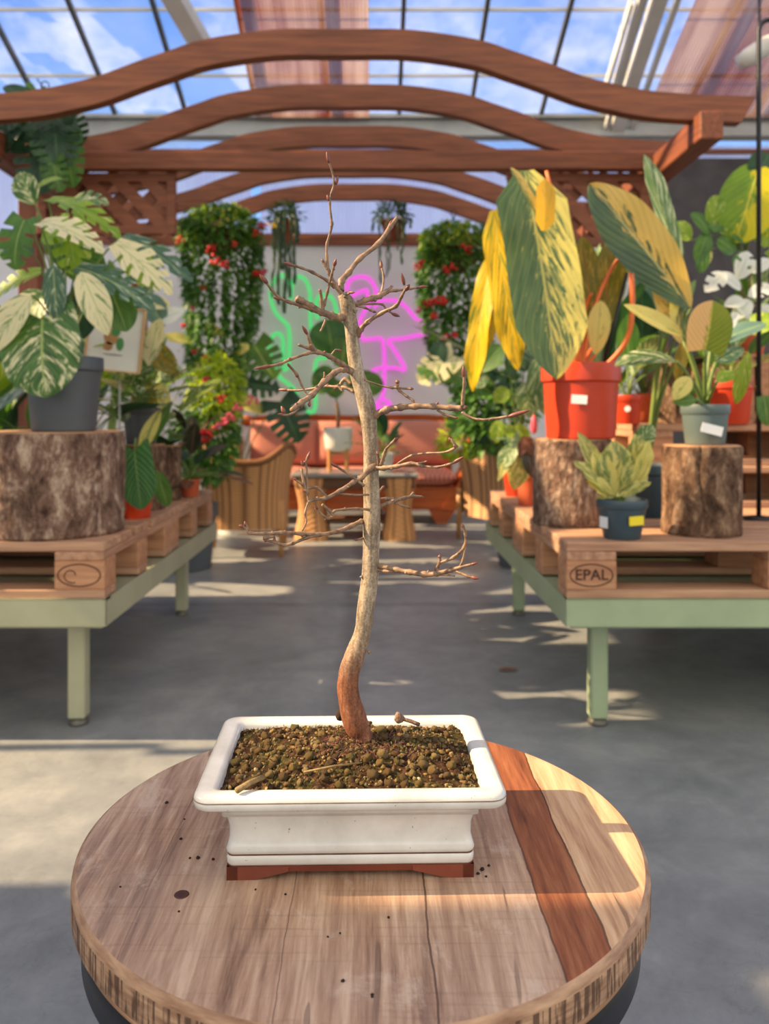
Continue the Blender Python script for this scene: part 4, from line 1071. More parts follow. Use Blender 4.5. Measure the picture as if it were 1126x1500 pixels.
# ------------------------------------------------------------------ right bench plants
pc = Vector((.636, 2.51, PT + .262))
t = thing('potted_philodendron', 'tall plant with long yellow-green speckled leaves in the big orange pot', 'potted plant', pc)
h = pot(t, pc, .103, .120, .227, m_orange, lip=.13); so = pc + Vector((0, 0, h))
def sticker(t, x, z, y_front, w_, h_, mat, rzd=0, name='label_sticker', nx=0):
    mb = MB(); rot = Matrix.Rotation(math.radians(rzd), 3, 'Y') @ Matrix.Rotation(nx, 3, 'Z')
    rot = Matrix.Rotation(nx, 3, 'Z') @ Matrix.Rotation(math.radians(rzd), 3, 'Y')
    mb.box((x, y_front, z), (w_, .002, h_), rot=rot); mb.build(name, mat, t)
def on_pot(pc, r_, ang): return pc.x + r_ * math.sin(ang), pc.y - r_ * math.cos(ang)
x_, y_ = on_pot(pc, .1165, -.28); sticker(t, x_, HC - (585 - Y0) * y_ / F, y_, .045, .026, m_label, 4, nx=-.28)
S_ = dict(stem_r=.007, stem_m=m_stem_or, sag=.05)
LF(t, (768, 250), (815, 556), 112, 2.36, G['speck'], bY=.12, dY=-.04, prof='strap', droop=.06, fold=.10, wave=.006, up=(.15, -1, .1), ns=40, nt=6)
LF(t, (748, 246), (790, 318), 15, 2.33, G['speck2'], prof='strap', droop=.1, up=(.3, -1, .2))
LF(t, (796, 338), (798, 262), 30, 2.31, G['gold'], prof='strap', droop=.1, up=(.2, -1, .2))
LF(t, (722, 308), (758, 543), 44, 2.42, G['yel'], dY=-.05, prof='strap', droop=.06, fold=.1, wave=.012, up=(-.2, -1, .1), ns=36)
LF(t, (722, 368), (692, 574), 32, 2.46, G['yel'], dY=-.02, prof='strap', droop=.10, fold=.25, wave=.010, up=(-.5, -1, .1), ns=36)
LF(t, (724, 420), (708, 520), 22, 2.52, G['olive'], prof='lance', droop=.1, up=(.3, -1, .1))
LF(t, (868, 480), (852, 346), 42, 2.56, G['olive'], prof='lance', droop=.04, fold=.2, up=(0, -1, .1), stem=so, **S_)
LF(t, (880, 490), (896, 348), 52, 2.60, G['olive'], prof='lance', droop=.04, fold=.2, up=(.2, -1, .1), stem=so, **S_)
LF(t, (838, 500), (836, 360), 40, 2.62, G['olive'], prof='lance', droop=.04, fold=.2, up=(-.2, -1, .1), stem=so, **S_)
LF(t, (872, 520), (880, 440), 34, 2.52, G['cream'], prof='lance', droop=.04, stem=so, **S_)
for a, b_ in (((866, 528), (920, 362)), ((858, 528), (836, 440)), ((850, 528), (800, 250)), ((840, 530), (744, 300)), ((874, 528), (866, 430)), ((845, 530), (724, 362))):
    p0 = so; p2 = W(b_[0], b_[1], 2.50); mid = (p0 + p2) / 2 + Vector(((p2.x - p0.x) * -.18 + .0, .04, .10))
    mb = MB(); mb.tube([p0 * (1 - u) ** 2 + mid * 2 * u * (1 - u) + p2 * u * u for u in [i / 10 for i in range(11)]], [.008 - .003 * i / 10 for i in range(11)], 8); mb.build('stem', m_stem_or, t, True)
mb = MB(); mb.tube([so + Vector((.06, .02, -.02)), W(918, 400, 2.50)], .005, 8); mb.build('support_stake', m_black, t, True)
sk = W(913, 510, 2.5)
mb = MB(); mb.tube([Vector(q) for q in smooth_path([tuple(so + Vector((.04, 0, 0))), tuple(W(914, 505, 2.48)), tuple(W(926, 450, 2.46)), tuple(W(922, 362, 2.46))], 6)], .008, 8); mb.build('stem', m_stem_or, t, True)

# second speckled plant reaching in behind: big slanting leaves
pc = Vector((.905, 2.70, PT))
t = thing('potted_philodendron', 'plant with two broad slanting gold-speckled leaves, behind the grey-green pot', 'potted plant', pc)
h = pot(t, pc, .075, .09, .17, m_blue_pot); so = pc + Vector((0, 0, h))
LF(t, (1012, 452), (863, 269), 82, 2.50, G['goldhalf'], dY=-.06, prof='lance', droop=.06, fold=.16, wave=.010, up=(-.25, -1, .2), ns=40, nt=6, stem=so, stem_r=.006)
LF(t, (1004, 508), (958, 410), 40, 2.54, G['speck2'], dY=-.02, prof='lance', droop=.08, fold=.1, up=(.1, -1, .2), ns=30, stem=so, stem_r=.006)
LF(t, (992, 400), (943, 226), 34, 2.56, G['calathea'], prof='strap', droop=.05, fold=.25, up=(.3, -1, .1), ns=26, stem=so, stem_r=.006)
LF(t, (984, 476), (990, 370), 22, 2.5, G['cream'], prof='lance', droop=.05, up=(.3, -1, .1), stem=so, stem_r=.006)

# small slate pot, front
pc = Vector((.676, 2.225, PT))
t = thing('potted_crinkled_plant', 'crinkled yellow-green plant in slate blue pot, front edge of the right bench', 'potted plant', pc)
h = pot(t, pc, .049, .068, .106, m_blue_pot, lip=.12); so = pc + Vector((0, 0, h))
x_, y_ = on_pot(pc, .0635, .32); sticker(t, x_, HC - (763 - Y0) * y_ / F, y_ - .001, .044, .024, m_yellow, -2, nx=.32)
x_, y_ = on_pot(pc, .062, -1.15); sticker(t, x_, HC - (765 - Y0) * y_ / F, y_, .03, .03, m_label, 0, nx=-1.15)
for b, tp, w_, g, up in (((908, 722), (944, 622), 44, 'pale', (.3, -1, .2)), ((900, 722), (900, 645), 56, 'pale', (-.1, -1, .2)), ((892, 722), (840, 676), 26, 'pale', (-.3, -.8, .8)), ((895, 715), (846, 632), 24, 'pale', (-.4, -1, .3)),
                    ((888, 728), (858, 705), 18, 'cream', (0, -.8, .8)), ((912, 728), (954, 706), 16, 'pale', (0, -.8, .8)), ((915, 722), (938, 668), 40, 'pale', (.3, -1, .2)), ((905, 728), (905, 690), 34, 'cream', (0, -1, .3)), ((900, 728), (872, 730), 14, 'pale', (0, -.6, 1)), ((932, 650), (956, 622), 30, 'calathea', (.2, -1, .1)), ((900, 725), (868, 660), 34, 'cream', (-.2, -1, .3)), ((925, 712), (950, 645), 30, 'cream', (.4, -1, .2))):
    LF(t, b, tp, w_, 2.21, G[g], stem=so, droop=.12, up=up, fold=.22, wave=.02, bY=.0, dY=U(-.05, .03), stem_r=.004, stem_m=m_stem)
# grey-green pot on the dark stump
pc = Vector((.936, 2.31, PT + .250))
t = thing('potted_plant', 'grey-green pot with a white label and arching mixed leaves, on the dark-barked stump', 'potted plant', pc)
h = pot(t, pc, .053, .066, .113, m_sage_pot, lip=.13); so = pc + Vector((0, 0, h))
x_, y_ = on_pot(pc, .0635, -.05); sticker(t, x_ - .003, HC - (629 - Y0) * y_ / F, y_, .058, .026, m_label, 14, nx=-.05)
K = dict(stem=so, stem_r=.006, sag=.05)
LF(t, (1000, 492), (913, 446), 26, 2.24, G['cream'], droop=.05, up=(-.2, -1, .5), fold=.3, **K)
LF(t, (1032, 512), (1044, 440), 72, 2.22, G['half'], droop=.08, up=(0, -1, .2), fold=.12, prof='heart', lobe=.1, **K)
LF(t, (992, 530), (900, 536), 40, 2.22, G['albo'], droop=.24, up=(0, -.7, 1), fold=.1, prof='lance', **K)
LF(t, (1034, 512), (1122, 474), 40, 2.36, G['blue'], droop=.12, up=(0, -.6, 1), prof='lance', **K)
LF(t, (1042, 500), (1082, 458), 18, 2.34, G['silver'], droop=.1, up=(.2, -1, .3), prof='lance', **K)
LF(t, (1010, 552), (986, 586), 26, 2.18, G['cream'], droop=.15, up=(-.2, -1, .4), **K)
LF(t, (1050, 560), (1075, 545), 24, 2.2, G['lime'], droop=.15, up=(.2, -.7, 1), **K)
LF(t, (1010, 580), (1008, 556), 20, 2.26, G['green'], droop=.1, **K)
LF(t, (1020, 585), (985, 590), 18, 2.2, G['green'], droop=.1, **K)
LF(t, (1000, 500), (990, 560), 20, 2.34, G['olive'], droop=.1, **K)
LF(t, (1048, 530), (1090, 510), 22, 2.3, G['albo_d'], droop=.1, **K)
# small orange pot with white round sticker
pc = Vector((.925, 2.97, ZS))
t = thing('potted_plant', 'small orange pot with round white sticker, just right of the big orange pot', 'potted plant', pc)
h = pot(t, pc, .04, .052, .105, m_orange, lip=.13); so = pc + Vector((0, 0, h))
x_, y_ = on_pot(pc, .048, -.35)
mb = MB(); mb.lathe((x_, y_ - .001, ZS + .055), [(.0, 0), (.011, 0), (.011, .002), (0, .002)], 20, False, False, axis=(-.35, -1, 0)); mb.build('round_sticker', m_label, t)
rosette(t, so, 9, (.12, .2), .45, (30, 85), [G['green'], G['calathea'], G['blue']], stemf=.7, seed=81, nt=2, ns=8)
# orange pot behind green-grey pot
pc = Vector((1.30, 2.99, ZS))
t = thing('potted_plant', 'orange pot with trailing green leaves, before the slatted crate, behind the grey-green pot', 'potted plant', pc)
h = pot(t, pc, .066, .085, .155, m_orange, lip=.1); so = pc + Vector((0, 0, h))
LF(t, (1096, 516), (1078, 592), 22, 2.7, G['lime'], droop=.25, up=(-.4, -1, .3), stem=so, prof='lance')
LF(t, (1100, 490), (1135, 460), 40, 2.7, G['lime'], droop=.2, up=(0, -.7, 1), stem=so)
LF(t, (1118, 580), (1124, 624), 32, 2.6, G['green'], droop=.1, stem=so, prof='heart')
rosette(t, so, 10, (.12, .24), .4, (10, 80), [G['green'], G['calathea'], G['dark']], stemf=.7, seed=82, nt=2, ns=8)
# pot on the crate with silvery plant
pc = Vector((1.50, 3.28, ZS + .264))
t = thing('potted_plant', 'silvery white-leaved plant in an orange pot on top of the slatted crate', 'potted plant', pc)
h = pot(t, pc, .055, .075, .12, m_orange2); so = pc + Vector((0, 0, h))
for b, tp, w_ in (((1062, 400), (1032, 428), 28), ((1080, 410), (1095, 368), 30), ((1085, 425), (1050, 400), 24), ((1100, 440), (1070, 470), 24), ((1095, 435), (1135, 420), 26), ((1110, 450), (1140, 470), 24), ((1090, 440), (1060, 448), 22), ((1100, 400), (1130, 380), 22), ((1070, 440), (1100, 470), 20)):
    LF(t, b, tp, w_, 2.95, G['silver'], stem=so, droop=.2, up=(U(-.3, .3), -1, .6), splits=3 if w_ > 25 else 0, prof='ovate', stem_m=m_stem_br)
rosette(t, so, 12, (.12, .24), .4, (10, 70), [G['calathea'], G['albo_d'], G['green']], stemf=.6, seed=83, nt=2, ns=8)
# hanging yellow monstera at right edge and round-leaved climber
pc = Vector((1.74, 3.02, 0))
t = thing('climbing_plant', 'tall climbing plant with sunlit yellow split leaves and round green leaves at the right edge', 'plant', (2.03, 3.3, ZS))
pc = Vector((2.03, 3.3, ZS)); h = pot(t, pc, .075, .09, .17, m_blue_pot); so = pc + Vector((0, 0, h))
so2 = W(1090, 380, 3.3)
mb = MB(); mb.tube([so, so2, so2 + Vector((.05, 0, .35))], .012, 8); mb.build('stem', m_stem_br, t, True)
for b, tp, w_, g, sp_ in (((1112, 240), (1076, 356), 84, 'yelgreen', 0), ((1134, 262), (1114, 360), 60, 'yelgreen', 5), ((1128, 300), (1130, 380), 50, 'lime', 4), ((1010, 352), (990, 326), 26, 'lime', 0), ((1040, 330), (1052, 286), 28, 'lime', 0), ((1060, 330), (1036, 330), 26, 'green', 0),
                      ((1035, 340), (1020, 384), 26, 'green', 0), ((1050, 350), (1075, 370), 34, 'green', 0), ((1040, 345), (1012, 312), 24, 'green', 0), ((1062, 345), (1064, 318), 26, 'lime', 0), ((1030, 360), (1026, 400), 20, 'green', 0), ((1070, 340), (1100, 350), 26, 'green', 0), ((1126, 225), (1104, 262), 44, 'dark', 0), ((1040, 366), (1030, 392), 12, 'cream', 0), ((1078, 372), (1090, 400), 26, 'green', 0)):
    LF(t, b, tp, w_, 3.15, G[g], stem=so2, droop=.15, up=(U(-.3, .3), -1, .3), splits=sp_, prof='heart' if sp_ else 'round', lobe=.1 if sp_ else 0)
# backing greenery on the right bench and floor
bushplant('leafy plant with blue-green leaves at the back of the right bench, behind the orange stem', (.86, 3.38, PT), .09, .17, m_grey_pot, 26, (.26, .46), .34, (45, 88), [G['blue'], G['calathea'], G['dark'], G['green']], seed=91, stemf=1.1)
bushplant('dense green plant on the raised pallets, behind the slim standing log', (1.12, 3.40, ZS), .07, .12, m_orange2, 22, (.16, .30), .45, (10, 88), [G['green'], G['calathea'], G['blue'], G['dark']], seed=92, stemf=.9)
# banded-leaf plant and bronze plant at the aisle corner of right bench
pc = Vector((.575, 3.02, PT))
t = thing('potted_bronze_plant', 'drooping pale-and-bronze leaved plant in a clay-orange pot at the aisle side of the right bench', 'potted plant', pc)
h = pot(t, pc, .038, .046, .115, m_orange2); so = pc + Vector((0, 0, h))
for b, tp, w_, g in (((762, 668), (752, 718), 34, 'pale'), ((756, 650), (730, 690), 26, 'calathea'), ((770, 652), (740, 668), 24, 'brown'), ((764, 640), (786, 668), 22, 'brown'), ((752, 640), (738, 622), 18, 'lime'), ((770, 660), (780, 700), 26, 'coleus'), ((760, 648), (742, 640), 30, 'calathea'), ((758, 655), (728, 706), 14, 'pale')):
    LF(t, b, tp, w_, 2.95, G[g], stem=so, droop=.18, up=(U(-.3, .3), -1, .4), stem_m=m_stem_br)
pc = Vector((.60, 3.36, PT))
t = thing('potted_plant', 'tall plant with banded grey-green leaves at the far aisle corner of the right bench', 'potted plant', pc)
h = pot(t, pc, .055, .07, .12, m_orange); so = pc + Vector((0, 0, h))
for b, tp, w_, g in (((770, 560), (776, 612), 44, 'calathea'), ((790, 520), (800, 610), 46, 'calathea'), ((745, 570), (722, 588), 24, 'lime'), ((758, 620), (764, 660), 30, 'lime'), ((745, 625), (722, 640), 26, 'calathea'), ((735, 505), (705, 545), 34, 'green'), ((748, 500), (770, 545), 44, 'albo_d'), ((712, 550), (690, 566), 24, 'calathea'), ((765, 520), (740, 540), 30, 'green'), ((800, 550), (806, 600), 36, 'green'), ((730, 615), (726, 650), 22, 'lime'), ((775, 480), (745, 490), 34, 'green'), ((790, 470), (800, 520), 30, 'dark')):
    LF(t, b, tp, w_, 3.3, G[g], stem=so, droop=.15, up=(U(-.3, .3), -1, .3))
mb = MB(); mb.lathe(W(782, 636, 3.25), [(0, 0), (.012, .01), (.014, .04), (.008, .07), (0, .08)], 10, False, False); mb.build('flower_spike', m_pink, t, True)
# pale split-leaf plant right of neon flamingo
pc = Vector((.83, 4.6, 0))
t = thing('monstera_floor_plant', 'pale split-leaf plant standing on the floor right of the sofa', 'plant', pc)
h = pot(t, pc, .12, .16, .32, m_grey_pot); so = pc + Vector((0, 0, h))
for b, tp, w_, g in (((664, 520), (612, 560), 54, 'albo_c'), ((672, 548), (690, 600), 50, 'green'), ((700, 530), (668, 548), 40, 'calathea'), ((660, 545), (610, 540), 44, 'green'), ((690, 590), (660, 640), 40, 'green'), ((700, 560), (740, 600), 46, 'green'), ((720, 600), (700, 650), 40, 'dark'), ((640, 530), (646, 500), 30, 'dark'), ((680, 610), (700, 640), 36, 'lime'), ((735, 545), (750, 600), 50, 'dark')):
    LF(t, b, tp, w_, 4.6, G[g], stem=so, droop=.12, up=(U(-.3, .3), -1, .4), splits=5 if w_ > 38 else 0, prof='heart', lobe=.15, stem_r=.005)
mb = MB(); c_ = W(722, 600, 4.6); bits(mb, vol(c_.x, c_.z, .22, .26, 4.65, .14), 420, (.05, .09), 95); mb.build('lower_foliage', f_dk, t)
c_ = W(668, 645, 4.7)
mb = MB(); bits(mb, vol(c_.x, c_.z, .10, .10, 4.7, .1), 160, (.04, .07), 96); mb.build('young_shoots', f_yl, t)

# planters on the coffee table
pc = Vector((-.245, 5.78, .4525))
t = thing('planter_on_legs', 'grey-white planter on wooden legs with a large-leaved fig, on the coffee table', 'potted plant', pc)
for a in range(4):
    an = math.pi / 4 + a * math.pi / 2; mb = MB(); mb.rbox(pc + Vector((.085 * math.cos(an), .085 * math.sin(an), .10)), (.022, .022, .20), .003, an); mb.build('wooden_leg', m_cane, t)
mb = MB(); mb.rbox(pc + Vector((0, 0, .125)), (.15, .018, .018), .002, math.pi / 4); mb.rbox(pc + Vector((0, 0, .125)), (.018, .15, .018), .002, math.pi / 4); mb.build('cross_bar', m_cane, t)
mb = MB(); pz = pc + Vector((0, 0, .136)); mb.lathe(pz, [(.06, 0), (.085, .006), (.10, .03), (.103, .165), (.101, .17), (.095, .165), (.09, .15)], 40, True, True); mb.build('pot', m_white, t, True)
so = pz + Vector((0, 0, .15))
mb = MB(); mb.tube([so, so + Vector((0, 0, .12)), W(492, 590, 5.78)], .013, 8); mb.build('trunk', m_stem_br, t, True)
s2 = W(492, 590, 5.78)
for b, tp, w_ in (((488, 520), (478, 468), 62), ((490, 560), (456, 556), 42), ((500, 560), (480, 578), 30), ((505, 560), (562, 566), 40), ((500, 540), (508, 490), 40), ((490, 556), (462, 545), 30)):
    LF(t, b, tp, w_, 5.75, G['green'] if w_ < 60 else G['heart'], stem=s2, droop=.12, up=(U(-.2, .2), -1, .2), prof='round')
pc = Vector((.075, 5.72, .4525))
t = thing('potted_plant', 'small white pot with a dark leafy plant on the coffee table, right of the trunk', 'potted plant', pc)
h = pot(t, pc, .055, .075, .13, m_white); so = pc + Vector((0, 0, h))
rosette(t, so, 20, (.12, .22), .45, (10, 88), [G['dark'], G['green']], stemf=.7, seed=99, nt=2, ns=8)
# far-left: orange pot and dark little pots on the bench behind the big stump
pc = Vector((-1.36, 2.40, PT + .0))
pc = Vector((-1.33, 2.55, PT))
# small dark pots visible between
pc = Vector((-1.20, 2.95, PT))
t = bushplant('small slate pot with green leaves behind the big grey pot', (-1.10, 2.72, PT), .07, .2, m_blue_pot, 10, (.1, .18), .45, (20, 80), [G['green'], G['dark']], seed=101)
bushplant('tall orange-flowered plant at the far left edge, behind the white-marbled leaves', (-2.05, 4.3, 0), .15, .35, m_grey_pot, 16, (.5, .8), .3, (60, 86), [G['green'], G['dark']], 'lance', seed=103, name='floor_plant', cat='plant')

# ------------------------------------------------------------------ round table
TZ = .434; TC = Vector((-.011, .8415, 0)); TR = .281
def m_tabletop_():
    m, nt, out = newmat('reclaimed_planks'); v = coords(nt, (1, 1, 1))
    s = nt.nodes.new('ShaderNodeSeparateXYZ'); nt.links.new(v, s.inputs[0])
    vg = coords(nt, (34, 2.6, 34)); vf = coords(nt, (150, 9, 150))
    warp = nz(nt, coords(nt, (6, 2.5, 6)), 2, 3)
    f = nz(nt, vg, 1.3, 7, .65, .5); g = nz(nt, vf, 1.2, 5, .65, .3)
    saw = nz(nt, coords(nt, (5, 120, 5)), 1.4, 4, .6)
    X = math_(nt, 'ADD', s.outputs[0], math_(nt, 'MULTIPLY', math_(nt, 'SUBTRACT', nz(nt, coords(nt, (3, 9, 3)), 2, 4), .5), .007))
    k = math_(nt, 'ADD', math_(nt, 'MULTIPLY', f, .6), math_(nt, 'MULTIPLY', g, .4))
    base = ramp(nt, k, [(.34, C(112, 82, 64)), (.48, C(170, 134, 108)), (.62, C(206, 174, 146))])
    grey = nz(nt, coords(nt, (4, 3, 4)), 1.6, 5, .6)
    base = mixc(nt, math_(nt, 'MULTIPLY', ramp(nt, grey, [(.4, (0, 0, 0, 1)), (.7, (1, 1, 1, 1))]), .30), base, C(164, 146, 132))
    base = mixc(nt, math_(nt, 'MULTIPLY', ramp(nt, saw, [(.56, (0, 0, 0, 1)), (.7, (1, 1, 1, 1))]), .22), base, C(98, 74, 60))
    dark = ramp(nt, k, [(.34, C(84, 44, 26)), (.5, C(140, 82, 50)), (.68, C(178, 118, 78))])
    light = ramp(nt, k, [(.34, C(150, 108, 78)), (.52, C(206, 164, 124)), (.7, C(226, 192, 154))])
    wear = nz(nt, coords(nt, (9, 5, 9)), 1.7, 8, .75, .6)
    base = mixc(nt, math_(nt, 'MULTIPLY', ramp(nt, wear, [(.56, (0, 0, 0, 1)), (.66, (1, 1, 1, 1))]), .38), base, C(216, 196, 174))
    # planks by x (object origin at table centre)
    o = lambda x: x + .011
    def step(x): return math_(nt, 'GREATER_THAN', X, o(x))
    s1 = step(.145); s2 = step(.189)
    col = mixc(nt, s1, base, dark); col = mixc(nt, s2, col, light)
    h = math_(nt, 'ADD', math_(nt, 'MULTIPLY', k, .35), math_(nt, 'MULTIPLY', g, .2))
    for x, w_, wt in ((-.071, .0005, .55), (.046, .0009, .75), (.145, .0009, .7), (.189, .0009, .8), (-.20, .0005, .35), (.0, .0004, .2)):
        d = math_(nt, 'ABSOLUTE', math_(nt, 'SUBTRACT', math_(nt, 'ADD', X, math_(nt, 'MULTIPLY', math_(nt, 'SUBTRACT', warp, .5), .004)), o(x)))
        q = math_(nt, 'MULTIPLY', math_(nt, 'LESS_THAN', d, w_), wt)
        col = mixc(nt, q, col, C(66, 42, 30)); h = math_(nt, 'SUBTRACT', h, q)
    h = math_(nt, 'ADD', h, math_(nt, 'MULTIPLY', s2, .9))
    # long splits
    spl = nz(nt, coords(nt, (26, 1.6, 26)), 1.5, 2, .5, .8)
    q = ramp(nt, spl, [(.685, (0, 0, 0, 1)), (.70, (1, 1, 1, 1))]); col = mixc(nt, math_(nt, 'MULTIPLY', q, .45), col, C(70, 46, 34)); h = math_(nt, 'SUBTRACT', h, math_(nt, 'MULTIPLY', q, .6))
    principled(nt, out, col, .55, 0, bump(nt, h, .8, .0016), .35); return m
def m_rim_():
    m, nt, out = newmat('saw_marked_edge'); v = coords(nt, (1, 1, 1), 'UV')
    s = nt.nodes.new('ShaderNodeSeparateXYZ'); nt.links.new(v, s.inputs[0])
    mp_ = nt.nodes.new('ShaderNodeMapping'); mp_.inputs['Scale'].default_value = (520, .6, 1); nt.links.new(v, mp_.inputs[0])
    f = nz(nt, mp_.outputs[0], 1.0, 3, .5, .3)
    edge = math_(nt, 'MULTIPLY', math_(nt, 'GREATER_THAN', s.outputs[1], .12), math_(nt, 'LESS_THAN', s.outputs[1], .80))
    q = math_(nt, 'MULTIPLY', ramp(nt, f, [(.49, (0, 0, 0, 1)), (.56, (1, 1, 1, 1))]), edge)
    g = nz(nt, coords(nt, (30, 30, 200)), 1, 5)
    col = ramp(nt, g, [(.3, C(132, 96, 74)), (.7, C(190, 154, 122))])
    col = mixc(nt, math_(nt, 'MULTIPLY', q, .8), col, C(66, 46, 36))
    principled(nt, out, col, .6, 0, bump(nt, math_(nt, 'SUBTRACT', g, q), .6, .002), .3); return m
t = thing('round_side_table', 'round side table with weathered plank top and black metal legs in the foreground', 'table', (TC.x, TC.y, 0))
mb = MB(); n = 160
def ring(r_, z): return [Vector((TC.x + r_ * math.cos(2 * math.pi * i / n), TC.y + r_ * math.sin(2 * math.pi * i / n), z)) for i in range(n)]
mb.loft([ring(.02, TZ), ring(TR * .5, TZ), ring(TR - .012, TZ), ring(TR - .005, TZ - .0012)], True, True, False)
# origin at the table centre: object coordinates in the material start there
mb.build('tabletop', m_tabletop_(), t, True)
mb = MB(); rp = [(TR - .005, TZ - .0012), (TR - .001, TZ - .004), (TR, TZ - .009), (TR, TZ - .030), (TR - .002, TZ - .034), (TR - .004, TZ - .036)]
vs = []; uv = []; fs = []
for k, (r_, z) in enumerate(rp):
    for i in range(n + 1):
        a = 2 * math.pi * i / n; vs.append(Vector((TC.x + r_ * math.cos(a), TC.y + r_ * math.sin(a), z))); uv.append((i / n, 1 - (z - rp[-1][1]) / (rp[0][1] - rp[-1][1]) if False else (z - rp[-1][1]) / (rp[0][1] - rp[-1][1])))
for k in range(len(rp) - 1):
    for i in range(n): fs.append((k * (n + 1) + i, (k + 1) * (n + 1) + i, (k + 1) * (n + 1) + i + 1, k * (n + 1) + i + 1))
mb.add(vs, fs, 0, uv); mb.build('wooden_edge', m_rim_(), t, True)
mb = MB(); mb.loft([ring(TR - .004, TZ - .036), ring(TR - .006, TZ - .040), ring(TR - .007, TZ - .044), ring(TR - .03, TZ - .046)], True, False, True); mb.build('underside_band', m_cutwood, t, True)
mb = MB(); mb.loft([ring(TR - .010, TZ - .044), ring(TR - .009, TZ - .046), ring(TR - .009, TZ - .076), ring(TR - .016, TZ - .078)], True, True, True); mb.build('metal_hoop', m_black, t, True)
for sx_ in (-1, 1):
    for yy in (.685, 1.0):
        mb = MB(); mb.rbox((TC.x + sx_ * .188, yy, (TZ - .07) / 2), (.046, .03, TZ - .07), .003); mb.build('leg', m_black, t)
mb = MB(); kx, ky = (266 - X0) * (510.7 / 705) / F, 510.7 / 705
mb.lathe((kx, ky, TZ - .0004), [(.0062, 0), (.0066, .0008), (.005, .001), (0, .0009)], 18, True, False)
for q in mb.v: q.y = ky + (q.y - ky) * 1.0
mb.build('knot', M('dark_knot', C(84, 44, 32), C(60, 32, 24), 200, .6, .2), t, True)

# soil crumbs on the table
rs = random.Random(11); crumbs = []
for i, (x, y, r_) in enumerate(((244, 1176, .0018), (265, 1229, .0014), (290, 1257, .002), (312, 1259, .0016), (278, 1257, .0013), (176, 1299, .001), (262, 1335, .001), (270, 1200, .001), (374, 1303, .001), (498, 1367, .001), (502, 1437, .0014), (569, 1344, .0012), (706, 1274, .0022), (700, 1280, .0016), (716, 1268, .0014), (712, 1284, .0012), (545, 1457, .0012), (480, 1372, .001), (418, 1310, .001), (545, 1460, .001))):
    Y = 510.7 / (y - 605); p = Vector(((x - X0) * Y / F, Y, TZ)); mb = MB()
    mb.lathe(p, [(r_ * .7, 0), (r_ * 1.1, r_ * .4), (r_ * .6, r_ * 1.1), (0, r_ * 1.2)], 7, True, False)
    for q in mb.v: q += Vector((rs.uniform(-1, 1), rs.uniform(-1, 1), 0)) * r_ * .25
    o = mb.build('soil_crumb', m_soil_dark, origin=p); tag(o, 'tiny dark soil crumb lying on the round wooden table', 'soil crumb', 'soil crumbs on the round table')

# ------------------------------------------------------------------ the bonsai
PC = Vector((-.022, .8205, TZ)); yaw = math.radians(1.3)
bon = thing('potted_bonsai', 'bare bonsai tree in a white glazed rectangular pot on the round table', 'bonsai', PC)
def rr_ring(hx, hy, r_, z, seg=7):
    out_ = []
    for cx, cy, a0 in ((hx - r_, hy - r_, 0), (-hx + r_, hy - r_, 90), (-hx + r_, -hy + r_, 180), (hx - r_, -hy + r_, 270)):
        for k in range(seg + 1):
            a = math.radians(a0 + 90 * k / seg); x, y = cx + r_ * math.cos(a), cy + r_ * math.sin(a)
            out_.append(PC + Vector((x * math.cos(yaw) - y * math.sin(yaw), x * math.sin(yaw) + y * math.cos(yaw), z)))
    return out_
HX, HY = .1405, .099
def prof_loft(mb, prof_, cap0, cap1, mi=0): mb.loft([rr_ring(HX - i, HY - i, max(.002, c), z) for z, i, c in prof_], True, cap0, cap1, mi)
def m_glaze_():
    m, nt, out = newmat('white_glaze'); v = coords(nt, (1, 1, 1)); s = nt.nodes.new('ShaderNodeSeparateXYZ'); nt.links.new(v, s.inputs[0])
    a = nz(nt, v, 18, 5, .6); b_ = nz(nt, v, 300, 2, .5)
    col = ramp(nt, a, [(.3, C(196, 194, 188)), (.7, C(226, 225, 220))])
    col = mixc(nt, ramp(nt, b_, [(.73, (0, 0, 0, 1)), (.76, (.7, .7, .7, 1))]), col, C(90, 76, 60))
    # thin glaze where it breaks over edges
    geo = nt.nodes.new('ShaderNodeNewGeometry')
    pt = ramp(nt, geo.outputs['Pointiness'], [(.53, (0, 0, 0, 1)), (.60, (1, 1, 1, 1))])
    st = nz(nt, coords(nt, (6, 6, 60)), 6, 4)
    col = mixc(nt, math_(nt, 'MULTIPLY', math_(nt, 'MULTIPLY', pt, st), .6), col, C(150, 122, 98))
    principled(nt, out, col, .22, 0, bump(nt, a, .08, .002), .5, .3); return m
m_glaze = m_glaze_()
mb = MB()
prof_ = [(.0125, .0285, .006), (.0145, .0272, .007), (.0205, .0268, .007), (.0222, .0285, .006), (.0232, .0285, .006), (.0248, .0268, .007), (.0275, .0262, .008), (.0315, .0278, .008), (.038, .0290, .009), (.048, .0285, .010), (.058, .0255, .011), (.066, .0205, .012), (.0705, .0140, .013), (.0725, .0120, .013), (.0735, .0070, .014), (.0745, .0025, .015), (.0765, .0003, .016), (.0800, 0, .016), (.0845, .0003, .016), (.0868, .0018, .015), (.0880, .0048, .013), (.0882, .0090, .011), (.0876, .0150, .008), (.0864, .0188, .006), (.083, .0206, .005), (.060, .0230, .004)]
prof_loft(mb, prof_, True, True); mb.build('pot', m_glaze, bon, True)
mb = MB(); prof_loft(mb, [(.0232, .0283, .006), (.0222, .0283, .006)], False, False)
m_groove = M('bare_clay_line', C(120, 76, 52), C(80, 54, 42), 80, .8, .1)
mb = MB(); prof_loft(mb, [(.0220, .0279, .006), (.0227, .0276, .006), (.0234, .0279, .006)], False, False); mb.build('groove_line', m_groove, bon)
mb = MB(); prof_loft(mb, [(.0766, .00015, .016), (.0772, -.0001, .016), (.0778, .00015, .016)], False, False)
